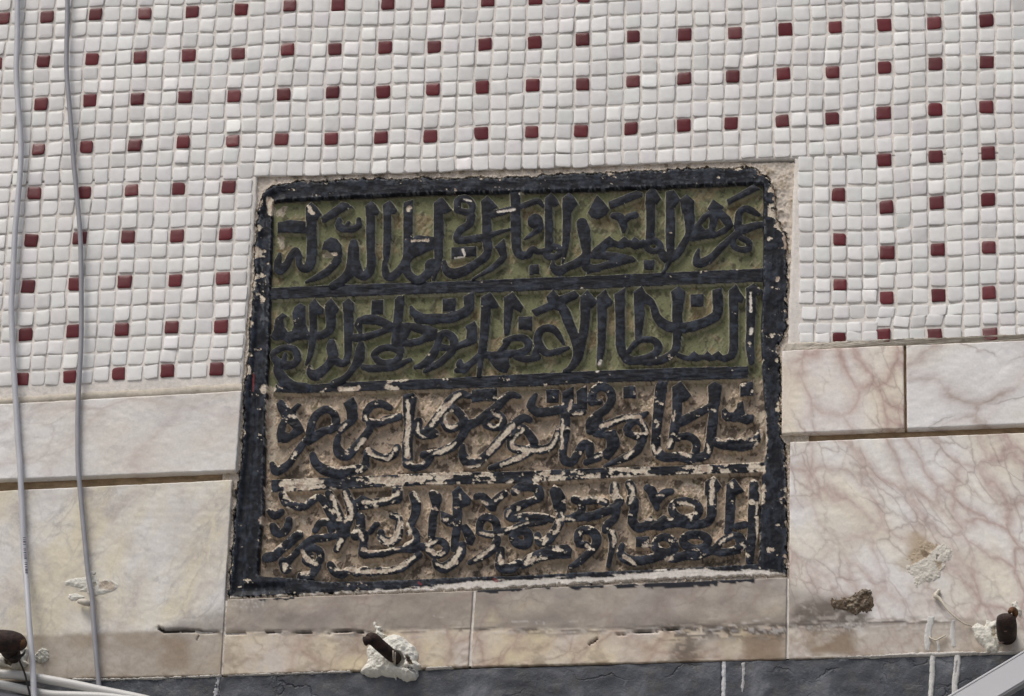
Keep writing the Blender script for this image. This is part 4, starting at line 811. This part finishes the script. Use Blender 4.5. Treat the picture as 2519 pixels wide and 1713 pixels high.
# ================================================================ small things on the wall
def tube(path, rad, nseg=14, caps=True, up=(0.01, 1, 0.02)):
    """smooth tube through 3-D points; rad a number or one per point"""
    P = np.array(path, float); Rr = np.full(len(P), rad, float) if np.isscalar(rad) else np.array(rad, float)
    Q = np.vstack([2*P[0]-P[1], P, 2*P[-1]-P[-2]]); RQ = np.concatenate([[Rr[0]], Rr, [Rr[-1]]]); out = []; ro = []
    for k in range(1, len(Q)-2):
        p0, p1, p2, p3 = Q[k-1:k+3]
        for t in np.linspace(0, 1, 8, endpoint=False):
            out.append(0.5*((2*p1)+(p2-p0)*t+(2*p0-5*p1+4*p2-p3)*t*t+(3*p1-p0-3*p2+p3)*t**3)); ro.append(RQ[k]*(1-t)+RQ[k+1]*t)
    out.append(P[-1]); ro.append(Rr[-1]); out = np.array(out); T = np.gradient(out, axis=0); T /= np.linalg.norm(T, axis=1)[:, None]+1e-12
    A = np.cross(T, up); A /= np.linalg.norm(A, axis=1)[:, None]+1e-12; B = np.cross(T, A); an = np.linspace(0, 2*math.pi, nseg, endpoint=False)
    V = (out[:, None]+np.array(ro)[:, None, None]*(A[:, None]*np.cos(an)[None, :, None]+B[:, None]*np.sin(an)[None, :, None])).reshape(-1, 3)
    F = []; n_ = len(out)
    for i in range(n_-1):
        for k in range(nseg): k1 = (k+1) % nseg; F.append((i*nseg+k, i*nseg+k1, (i+1)*nseg+k1, (i+1)*nseg+k))
    if caps: F.append(tuple(range(nseg))[::-1]); F.append(tuple((n_-1)*nseg+k for k in range(nseg)))
    return V, F
def p3(u, v, h): return wp(float(u), float(v), float(h))
def merge(*parts):
    V, F, n0 = [], [], 0
    for v, f in parts:
        V.append(np.asarray(v)); F += [tuple(i+n0 for i in q) for q in f]; n0 += len(v)
    return np.vstack(V), F
def blob(polys, h0, hmax, sub=(), ox=0, oy=0, K=1.0, rough=0.0005, width=9.0, seed=300, step=1.3, holes=(), strokes=(), fun=None, edge=5.0, lump=0.5, scale=12.0):
    """a smear with real thickness: outline in survey units, rising from the wall face"""
    f = lambda t: (ox+t[0]*K, oy+t[1]*K)
    Ps = [[f(t) for t in p] for p in polys]; St = [[f(t)+(t[2]*K/2,) for t in s] for s in strokes]
    xs = [p[0] for P in Ps+St for p in P]; ys = [p[1] for P in Ps+St for p in P]
    F = Field(min(xs)-8, min(ys)-8, max(xs)+8, max(ys)+8, step); A = F.new()
    for P in Ps: F.poly(A, P)
    for s in St: F.stroke(A, s)
    n1 = fbm(F.U/scale, F.V/scale, seed, 4); n2 = fbm(F.U/4, F.V/4, seed+5, 3)
    A = A+(n1-.5)*edge+(n2-.5)*edge*.6
    H = h0+hmax*np.sqrt(np.clip(A/width, 0, 1))*(1-lump+lump*2*n1)*(A > 0)+(n2-.5)*rough*(A > 0)-0.003*sst(-A, 0, 2.0)
    for hp, dp in holes:
        D = F.new(); F.poly(D, [f(t) for t in hp]); H = H-dp*sst(D+(n2-.5)*4, -2, 4)
    G = wp(F.U, F.V, h0); G[..., 1] = -H
    keep = (A > -2.2)[:-1, :-1].ravel(); Vt = G.reshape(-1, 3); Ft = gridfaces(*F.U.shape)[keep]
    C = fun(F, A, n1, n2, f) if fun else None
    V, F2, Cc = compact(Vt, Ft, {'albedo': C.reshape(-1, 4)} if C is not None else {})
    return V, F2, Cc
SEAL = np.array([0.66, 0.645, 0.575])
def sealcol(dirt=0.3, holes=(), base=SEAL):
    def fun(F, A, n1, n2, f):
        c = np.broadcast_to(base, F.U.shape+(3,))*(0.9+0.2*n1)[..., None]; c = mx(c, np.array([0.38, 0.35, 0.29]), dirt*sst(n1*.5+n2*.5, .5, .68))
        for hp, colr in holes:
            D = F.new(); F.poly(D, [f(t) for t in hp]); c = mx(c, np.array(colr), .9*sst(D+(n2-.5)*7+(n1-.5)*5, -1.5, 2.5))
        return np.concatenate([c, np.ones(F.U.shape+(1,))], -1)
    return fun
sealm = attr_mat('sealant', (0.6, 0.7), 0.08, 120, 0.4, 0.001, 0.3)
RUST = simple_mat('rusty_iron', (0.052, 0.026, 0.017), 0.75, 0.5, 140, 0.8, 0.0015, 0.2, (0.012, 0.008, 0.007)); RUST2 = simple_mat('orange_rust', (0.20, 0.09, 0.03), 0.8, 0.5, 120, 0.8, 0.0015, 0.0, (0.03, 0.014, 0.009))
WIRE = simple_mat('dark_wire', (0.05, 0.045, 0.042), 0.5, 0.3, 90, 0.2, 0.0005, 0.6); GW = simple_mat('pale_wire', (0.42, 0.38, 0.31), 0.6, 0.3, 90, 0.2, 0.0005)
GREYC = simple_mat('grey_cable_sheath', (0.50, 0.505, 0.53), 0.45, 0.12, 40, 0.15, 0.0005); DARKC = simple_mat('weathered_cable_sheath', (0.31, 0.31, 0.33), 0.5, 0.2, 40, 0.15, 0.0005)
BEIGE = simple_mat('cream_cable_sheath', (0.58, 0.575, 0.55), 0.45, 0.15, 30, 0.2, 0.0006); INK = simple_mat('printed_ink', (0.09, 0.09, 0.13), 0.6, 0.1, 50, 0)

# ---- the two cables hanging down the wall
def cable(pts, h, r, mat, name, label, group=None):
    hh = np.interp(np.arange(len(pts)), np.arange(len(pts)), h if hasattr(h, '__len__') else [h]*len(pts))
    V, F = tube([p3(x, y, q) for (x, y), q in zip(pts, hh)], r); o = mesh(name, V, F, mat); tag(o, label, 'cable', group); return o
C1 = [(40, -400), (43, -150), (43, 0), (42, 108), (40, 173), (44, 253), (50, 325), (51, 397), (43, 506), (37, 571), (32, 679), (28, 752), (30, 824), (33, 896), (36, 940), (40, 1005), (44, 1077), (49, 1142), (54, 1250), (59, 1359), (65, 1431), (72, 1540), (80, 1630), (84, 1713), (90, 1850), (95, 2050)]
c1 = cable(C1, [0.012]*20+[0.02, 0.034, 0.040, 0.045, 0.045, 0.045], 0.0041, GREYC, 'hanging_cable', 'pale grey cable with tiny printing, leftmost of the two hanging down the wall', 'cables hanging down the wall')
# faint factory printing, too small to read: short dark dashes that wrap the sheath
y0 = 1322.0; k = 0; vs, fs = [], []
c1x = lambda y: np.interp(y, [p[1] for p in C1], [p[0] for p in C1])
while y0 < 1632:
    L = random.choice([2.2, 3.0, 4.2]); hb = float(np.interp(y0, [1540, 1630], [0.018, 0.034]))
    if k % 7 != 5:
        for q in range(random.choice([1, 2, 2])):
            yy = y0+q*1.2; c_ = p3(c1x(yy)+1.0, yy, hb+0.0041); n0 = len(vs); wd = random.uniform(0.0008, 0.0012)
            for i in range(5):
                a = -0.25+i*0.22; x = c_[0]+0.0042*math.sin(a); y = c_[1]+0.0042*(1-math.cos(a)); vs += [(x, y-0.0001, c_[2]), (x, y-0.0001, c_[2]-wd*(1 if q else L/2.4))]
            fs += [(n0+2*i, n0+2*i+1, n0+2*i+3, n0+2*i+2) for i in range(4)]
    y0 += L+1.8; k += 1
mesh('printed_text', vs, fs, INK, c1, True)
C2 = [(160, -400), (166, -150), (166, 0), (164, 108), (164, 181), (170, 253), (176, 325), (181, 397), (188, 470), (197, 571), (199, 640), (200, 716), (200, 824), (197, 896), (193, 969), (191, 1041), (192, 1142), (198, 1214), (208, 1323), (217, 1413), (226, 1467), (231, 1540), (238, 1630), (243, 1684), (247, 1760), (250, 2000)]
cable(C2, [0.012]*22+[0.012, 0.012, 0.012, 0.012], 0.0034, DARKC, 'hanging_cable', 'thinner darker grey cable hanging right of the pale printed one', 'cables hanging down the wall')
B1 = [(-700, 1560), (-300, 1625), (-60, 1655), (0, 1658), (60, 1663), (120, 1673), (180, 1684), (240, 1697), (300, 1709), (360, 1722), (430, 1742), (600, 1810), (800, 1920)]
cable(B1, 0.026, 0.0061, BEIGE, 'bundled_cable', 'thick cream cable curving down rightwards at the bottom left, upper one of the bundle', 'cables bundled at the bottom left')
B2 = [(-700, 1575), (-300, 1645), (-60, 1676), (0, 1684), (60, 1697), (120, 1709), (180, 1712), (240, 1714), (300, 1720), (360, 1736), (600, 1850), (800, 1990)]
cable(B2, 0.028, 0.0060, BEIGE, 'bundled_cable', 'thick cream cable at the bottom left, running just below the upper one of the bundle', 'cables bundled at the bottom left')
B3 = [(-700, 1610), (-300, 1680), (-60, 1705), (0, 1711), (60, 1722), (150, 1742), (300, 1790), (600, 1930)]
cable(B3, 0.022, 0.0050, DARKC, 'bundled_cable', 'dark grey cable peeping out lowest in the bottom left corner, under the cream ones', 'cables bundled at the bottom left')

# ---- sealant and patches (outlines measured on their own sheets)
def patchthing(name, label, cat, polys, ox, oy, K, h0, hmax, holes=(), dirt=.3, base=SEAL, mat=sealm, group=None, **kw):
    cols = [(hp, c) for hp, d, c in holes]; deep = [(hp, d) for hp, d, c in holes]
    V, F, C = blob(polys, h0, hmax, ox=ox, oy=oy, K=K, holes=deep, fun=sealcol(dirt, cols, np.array(base)), **kw)
    return tag(mesh(name, V, F, mat, None, True, C), label, cat, group)
k8 = 10/8.19
patchthing('sealant_blob', 'large lump of cream sealant squeezed around the rusty peg in the middle', 'sealant',
 [[(51,65),(55,57),(66,52),(80,45),(95,38),(108,35),(118,37),(128,42),(138,50),(150,60),(157,72),(157,80),(152,88),(160,96),(160,102),(153,106),(154,116),(150,125),(140,127),(132,130),(120,124),(112,120),(110,126),(106,121),(95,121),(80,118),(68,121),(52,118),(42,114),(38,109),(42,103),(50,95),(53,85),(51,75)], [(62,12),(66,8),(71,11),(72,18),(82,20),(84,26),(78,28),(92,38),(80,45),(66,38),(70,28),(66,20)]],
 840, 1520, k8, 0.003, 0.013, [([(106,78),(114,72),(124,78),(132,90),(128,102),(116,104),(106,98)], 0.006, (0.36,0.345,0.30)), ([(131,82),(136,80),(142,88),(147,100),(138,100),(134,92)], 0.009, (0.15,0.105,0.07)), ([(108,100),(122,103),(140,105),(152,108),(138,108),(118,106)], 0.006, (0.10,0.095,0.09)), ([(137,108),(152,111),(152,117),(140,113)], 0.004, (0.36,0.36,0.33))], .12, base=(0.68,0.67,0.60), seed=310, width=18, scale=24, edge=4, lump=.4)
k11 = 10/12.15
hp1 = patchthing('sealant_smear', 'cream filler smeared over an old hole behind the darker hanging cable', 'sealant',
 [[(22,62),(50,52),(85,48),(100,30),(112,30),(125,45),(165,60),(185,70),(182,84),(160,95),(140,101),(110,105),(95,100),(88,93),(60,91),(75,84),(45,78),(25,73)], [(35,101),(60,97),(75,103),(87,108),(76,115),(45,121),(34,112)]],
 140, 1380, k11, 0.0035, 0.0022, [([(111,43),(123,31),(138,36),(150,46),(165,48),(150,56),(127,62),(120,50)], 0.005, (0.12,0.075,0.035)), ([(110,68),(116,66),(119,76),(112,78)], 0.010, (0.02,0.018,0.015)), ([(125,62),(160,62),(180,75),(165,90),(130,86)], 0.001, (0.46,0.39,0.31))], .15, base=(0.62,0.61,0.55), seed=320, step=.9, width=8, scale=9, edge=3)
V, F = tube([p3(140+66*k11, 1380+122*k11, 0.009), p3(140+75*k11, 1380+122*k11, 0.013), p3(140+86*k11, 1380+125*k11, 0.014), p3(140+97*k11, 1380+129*k11, 0.009)], [0.003, 0.0042, 0.0045, 0.0036]); mesh('curl', V, F, simple_mat('dry_filler', (0.60, 0.56, 0.48), 0.75, 0.2, 90), hp1)
k9 = 10/9.87
patchthing('plaster_patch', 'crusty cream plaster with a brown stain filling a hole in the large right marble slab', 'plaster',
 [[(58,46),(80,28),(105,28),(128,38),(140,40),(152,46),(161,60),(159,75),(148,84),(140,95),(134,110),(128,125),(110,130),(90,134),(72,139),(66,127),(60,112),(48,92),(46,78),(55,66)]],
 2180, 1300, k9, 0.0042, 0.0020, [([(40,40),(80,15),(105,18),(130,38),(120,52),(108,60),(100,72),(82,80),(60,92),(30,84)], 0.0007, (0.40,0.315,0.215)), ([(82,54),(94,54),(106,64),(98,74),(90,72)], 0.0010, (0.17,0.125,0.08)), ([(122,65),(131,66),(129,71),(122,75)], 0.0016, (0.05,0.045,0.03)), ([(118,82),(138,82),(134,100),(126,104)], 0.0005, (0.45,0.37,0.27))], .40, base=(0.62,0.59,0.52), seed=330, step=.9, width=22, rough=.0005, scale=11, edge=14, lump=.5)
k5 = 10/5.79
patchthing('sealant_smear', 'cream sealant smeared left of the rusty pipe stub near the right edge', 'sealant',
 [[(84,60),(95,54),(105,58),(108,50),(115,52),(122,50),(126,65),(127,85),(124,97),(108,95),(100,84),(92,75),(88,65)], [(143,26),(151,22),(158,36),(156,46),(148,36)]],
 2240, 1440, k5, 0.004, 0.006, [([(114,62),(122,60),(122,78),(116,74)], .002, (0.40,0.34,0.24))], .25, seed=340, width=12, lump=.3, scale=16, base=(0.66,0.645,0.57))
patchthing('plaster_patch', 'white plaster packed under the rusty peg in the bottom left corner', 'plaster',
 [[(-12,50),(0,58),(14,60),(30,50),(50,44),(58,45),(64,56),(64,70),(59,78),(66,86),(52,95),(35,98),(22,94),(10,92),(-12,90)]],
 0, 1540, 10/9.13, 0.0035, 0.008, [([(12,78),(22,74),(34,84),(26,92),(14,88)], .006, (0.12,0.085,0.045))], .35, seed=350, width=12, lump=.35, scale=16)
patchthing('sealant_dab', 'small combed dab of cream sealant right of the pale printed cable', 'sealant',
 [[(72,66),(84,60),(93,50),(100,49),(108,56),(111,66),(108,75),(104,82),(90,83),(72,78)]], 0, 1540, 10/9.13, 0.0035, 0.005, (), .05, base=(0.64,0.63,0.55), seed=360, width=7, step=.9, lump=.9, scale=5)
for ps, lb, th in (
 ([[(24,44),(35,44),(31,65),(30,75),(29,84),(27,95),(20,93),(19,72)], [(36,76),(41,77),(43,95),(37,95)]], 'broad white drip of sealant on the marble, left of the cream strand end', .0015),
 ([[(28,99),(35,99),(34,130),(32,150),(31,172),(24,172),(26,150),(27,130)]], 'wide white drip of sealant running down the dark plinth, left of the streaky one', .0015),
 ([[(58,50),(64,48),(64,70),(65,88),(60,89),(55,75),(56,62)]], 'narrow white smear on the marble directly above the streaky plinth drip', .0012),
 ([[(63,98),(70,98),(71,108),(69,130),(66,142),(68,158),(66,172),(59,172),(59,140),(62,115)]], 'streaky white drip on the dark plinth nearest the grey trunking', .0014)):
    patchthing('sealant_drip', lb, 'sealant', ps, 2240, 1440, k5, 0.0042, th, [([(64,110),(67,108),(66,122),(63,130)], .001, (0.16,0.16,0.18))] if 'streaky white drip' in lb else (), .2, base=(0.55,0.545,0.52), seed=370, width=5, edge=3, rough=.0002, lump=.2, group='white sealant drips at the right')
patchthing('sealant_drip', 'thin white drip on the plinth beside the right slate joint, under the tablet', 'sealant', [[(0,0),(8,0),(9,20),(7,35),(8,50),(3,72),(-2,60),(1,40)]], 1824, 1632, 1, 0.0032, .001, (), .5, base=(0.42,0.42,0.42), seed=380, width=5, edge=5)
V1, F1, CC1 = blob([[(531,1662),(544,1662),(537,1690),(534,1720),(530,1800),(518,1800),(522,1716),(526,1690)]], 0.0022, .0012, fun=sealcol(.6, (), np.array((0.40, 0.41, 0.43))), seed=383, width=5, edge=5)
mesh('plinth_joint', V1, F1, sealm, WALL, True, CC1)
V1, F1, CC1 = blob([[(1776,1626),(1788,1626),(1787,1670),(1786,1800),(1774,1800),(1775,1700)]], 0.0022, .0014, fun=sealcol(.3, (), np.array((0.52, 0.53, 0.54))), seed=386, width=5, edge=4)
mesh('plinth_joint', V1, F1, sealm, WALL, True, CC1)
# ragged white lip of old filler along the slate edge
V1, F1, CC1 = blob([], 0.0042, .0022, strokes=[[(180,1672,5),(330,1670,3),(540,1662,3)],[(560,1661,2),(700,1657,2),(860,1652,5)],[(1050,1644,6),(1110,1641,3)],[(2060,1617,2),(2140,1615,5),(2200,1612,5),(2260,1610,9),(2340,1608,9),(2380,1606,5),(2430,1606,4),(2560,1603,4)]], fun=sealcol(.25, (), np.array((0.55, 0.53, 0.49))), seed=390, width=4, edge=5, step=1.6)
mesh('filler_lip', V1, F1, sealm, WALL, True, CC1)
# strand of sealant
s_ = lambda x, y, h: p3(2240+x*k5, 1440+y*k5, h)
sm = simple_mat('stringy_sealant', (0.62, 0.57, 0.46), 0.6, 0.15, 90, 0.3, 0.0006)
V, F = tube([s_(41,7,.007), s_(37,12,.008), s_(36,16,.009), s_(41,19,.010), s_(46,25,.012), s_(52,34,.013), s_(62,44,.014), s_(72,52,.012), s_(80,56,.010), s_(87,58,.006)], [.0022,.0030,.0034,.0022,.0016,.0013,.0012,.0011,.0010,.0009], 10)
tag(mesh('sealant_strand', V, F, sm), 'long thin cream strand of sealant hanging off the marble above the drips', 'sealant')
V, F = tube([s_(26,73,.007), s_(30,76,.009), s_(36,78,.010), s_(43,75,.010), s_(50,71,.007)], [.0008,.0011,.0012,.0012,.0007], 8)
tag(mesh('sealant_strand', V, F, sm), 'short curled cream strand lying across the broad white drip', 'sealant')
k55 = 10/5.58
def mudcol(F, A, n1, n2, f):
    c = np.broadcast_to(np.array([0.115, 0.083, 0.055]), F.U.shape+(3,)); c = mx(c, np.array([0.30, 0.255, 0.20]), sst(n1, .5, .68)); c = mx(c, np.array([0.045, 0.032, 0.022]), sst(n2*.5+n1*.5, .55, .66)*.8)
    return np.concatenate([c, np.ones(F.U.shape+(1,))], -1)
V, F, C = blob([[(10,32),(15,22),(25,24),(38,21),(50,15),(57,10),(68,11),(70,22),(74,32),(70,42),(60,43),(50,45),(43,48),(38,42),(28,40),(15,37)]], 0.004, 0.0034, ox=2020, oy=1430, K=k55, fun=mudcol, seed=400, width=16, rough=.0007, lump=.9, scale=9, edge=9)
tag(mesh('mud_clump', V, F, attr_mat('dry_mud', (.9, .95), .2, 200, .7, .0015), None, True, C), 'torn brown clump of dried mud stuck on the marble right of the tablet', 'mud')

# ---- rusty pegs
b = lambda x, y, h: p3(840+x*k8, 1520+y*k8, h)
t = thing('rusty_peg', 'dark rusty peg with a knobbed tip sticking out of the cream sealant lump', 'peg', tuple(b(108, 84, 0.010)))
V, F = tube([b(112, 86, .002), b(105, 79, .014), b(92, 68, .026), b(78, 56, .038), b(66, 45, .047), b(60, 42, .050), b(55, 44, .052)], [.0082, .0082, .0083, .0083, .0084, .0082, .0070], 20); mesh('shaft', V, F, RUST, t)
V, F = tube([b(56, 45, .052), b(51, 46, .054), b(47, 47.5, .055), b(45.5, 48, .055)], [.0062, .0056, .0066, .0050], 18); mesh('knob', V, F, RUST, t)
for q in (0, 1):
    V, F = tube([b(101+q*4.2, 66+q*3, .020-q*.005), b(104+q*4, 68+q*3, .029-q*.005), b(104+q*3.5, 80+q*3, .026-q*.004), b(104.5+q*3, 88+q*4, .016-q*.003), b(104.5+q*3, 96+q*3, .010)], .0011, 8); mesh('wire', V, F, simple_mat('sealant_smeared_wire', (0.50, 0.44, 0.36), 0.6, 0.3, 90) if q == 0 else bpy.data.materials['sealant_smeared_wire'], t)
c = lambda x, y, h: p3(2240+x*k5, 1440+y*k5, h)
t = thing('rusty_pipe_stub', 'thick dark rusty pipe stub bound with thin wire at the right edge', 'pipe', tuple(c(137, 76, .004)))
V, F = tube([c(137.5, 74, .000), c(137, 66, .022), c(136.6, 56, .042), c(136.3, 47, .052), c(136.5, 41, .055)], [.0120, .0130, .0132, .0120, .0060], 24); mesh('shaft', V, F, RUST, t)
V, F = tube([c(136.5, 44.5, .0552), c(136.6, 43.2, .0562)], [.0070, .0058], 18); mesh('hollow_end', V, F, simple_mat('hollow_shade_black', (0.006, 0.005, 0.005), .9, .3, 80), t)  # solid near-black disc, its colour stands for the shade inside the pipe mouth
V, F = tube([c(147, 46, .038), c(149, 40, .046), c(147.5, 36, .050), c(144, 35, .052), c(141, 38, .056)], [.0032, .0040, .0042, .0036, .0026], 14); mesh('hook', V, F, RUST2, t)
V, F = tube([c(124.5, 57, .026), c(128, 62.5, .040), c(134, 65, .048), c(141, 63, .047), c(147, 59, .036), c(149.5, 57, .026)], .0011, 8); mesh('wire', V, F, simple_mat('brown_wire', (0.24, 0.17, 0.14), .5, .3, 90), t)
V, F = tube([c(126, 82, .008), c(132, 81, .014), c(140, 75, .026), c(146, 68, .034), c(149.5, 62, .026)], .0011, 8); mesh('wire', V, F, bpy.data.materials['brown_wire'], t)
d = lambda x, y, h: p3(x*10/9.13, 1540+y*10/9.13, h)
t = thing('rusty_peg', 'thick brown rusty peg wound with dark wire in the bottom left corner', 'peg', tuple(d(20, 70, .004)))
V, F = tube([d(-60, 34, .075), d(-20, 34, .070), d(5, 35, .066), d(25, 36, .062), d(40, 38, .058), d(48, 41, .054), d(52, 43, .050)], [.0150, .0150, .0155, .0150, .0130, .0095, .0050], 22); mesh('shaft', V, F, RUST, t)
V, F = tube([d(40, 36, .062), d(46, 40, .060), d(49, 44, .056)], [.0085, .0088, .0050], 16); mesh('rusty_tip', V, F, RUST2, t)
V, F = tube([d(14, 44, .058), d(20, 54, .045), d(27, 62, .028), d(32, 69, .012), d(35, 74, .000)], [.0100, .0115, .0110, .0095, .0090], 20); mesh('leg', V, F, RUST, t)
for q in (0, 1, 2):
    V, F = tube([d(18, 63+q*3.4, .034), d(24, 67+q*3.2, .041), d(34, 69+q*2.6, .046), d(46, 66+q*2.2, .046), d(54, 60+q*1.8, .042), d(56, 54+q*1.2, .038)], .0010, 8); mesh('wire', V, F, WIRE, t)
wl = thing('binding_wire', 'thin grey wire dropping from the left rusty peg behind the printed cable', 'wire', tuple(d(42, 66, .044)))
V, F = tube([d(42, 66, .046), d(42.5, 74, .044), d(46, 84, .040), d(52, 97, .036), d(57, 112, .036), d(61, 130, .038), d(66, 150, .038), d(70, 172, .036)], .0013, 8); mesh('wire_strand', V, F, WIRE, wl)

# ---- plastic trunking crossing the bottom right corner
PVC = simple_mat('grey_white_plastic', (0.52, 0.525, 0.53), 0.38, 0.06, 30, 0.08, 0.0004); PVC2 = simple_mat('white_plastic_lid', (0.60, 0.605, 0.615), 0.34, 0.05, 30, 0.08, 0.0004)
A = p3(2000, 1915, .045); B = p3(3000, 1316, .045); ax = (B-A)/np.linalg.norm(B-A); nn = np.array([0, -1.0, 0]); dn = np.cross(ax, nn); dn /= np.linalg.norm(dn)
if dn[2] > 0: dn = -dn
def prism(prof, A, B):
    k = len(prof); V = [A+dn*x+nn*y for x, y in prof]+[B+dn*x+nn*y for x, y in prof]
    F = [(i, (i+1) % k, k+(i+1) % k, k+i) for i in range(k)]+[tuple(range(k))[::-1], tuple(range(k, 2*k))]
    return V, F
def rprof(w, hh, r, y0):
    P = []
    for cx, cy, a0 in ((w-r, y0+hh-r, 0), (r, y0+hh-r, 90)):
        for q in range(5): a = math.radians(a0+q*22.5); P.append((cx+r*math.cos(a), cy+r*math.sin(a)))
    return P+[(0, y0), (w, y0)]
t = thing('plastic_trunking', 'grey white plastic cable trunking slanting across the bottom right corner', 'trunking', tuple(A))
WDT = 0.0345
V, F = prism(rprof(WDT, .018, .0012, -.018), A, B); mesh('channel', V, F, PVC, t, False)
V, F = prism([(x+.0014, y) for x, y in rprof(WDT-.0035, .0022, .0010, 0.0)], A, B); mesh('lid', V, F, PVC2, t, False)
V, F = prism([(x-.0012, y) for x, y in rprof(.0026, .0016, .0007, .0012)], A, B); mesh('rim', V, F, PVC2, t, False)
for q in (.25, .75):
    P0 = A+(B-A)*q+dn*WDT*.5; V, F = tube([P0-nn*.018, P0-nn*.025, P0-nn*.046], [.006, .006, .006], 10); mesh('bracket', V, F, PVC, t)
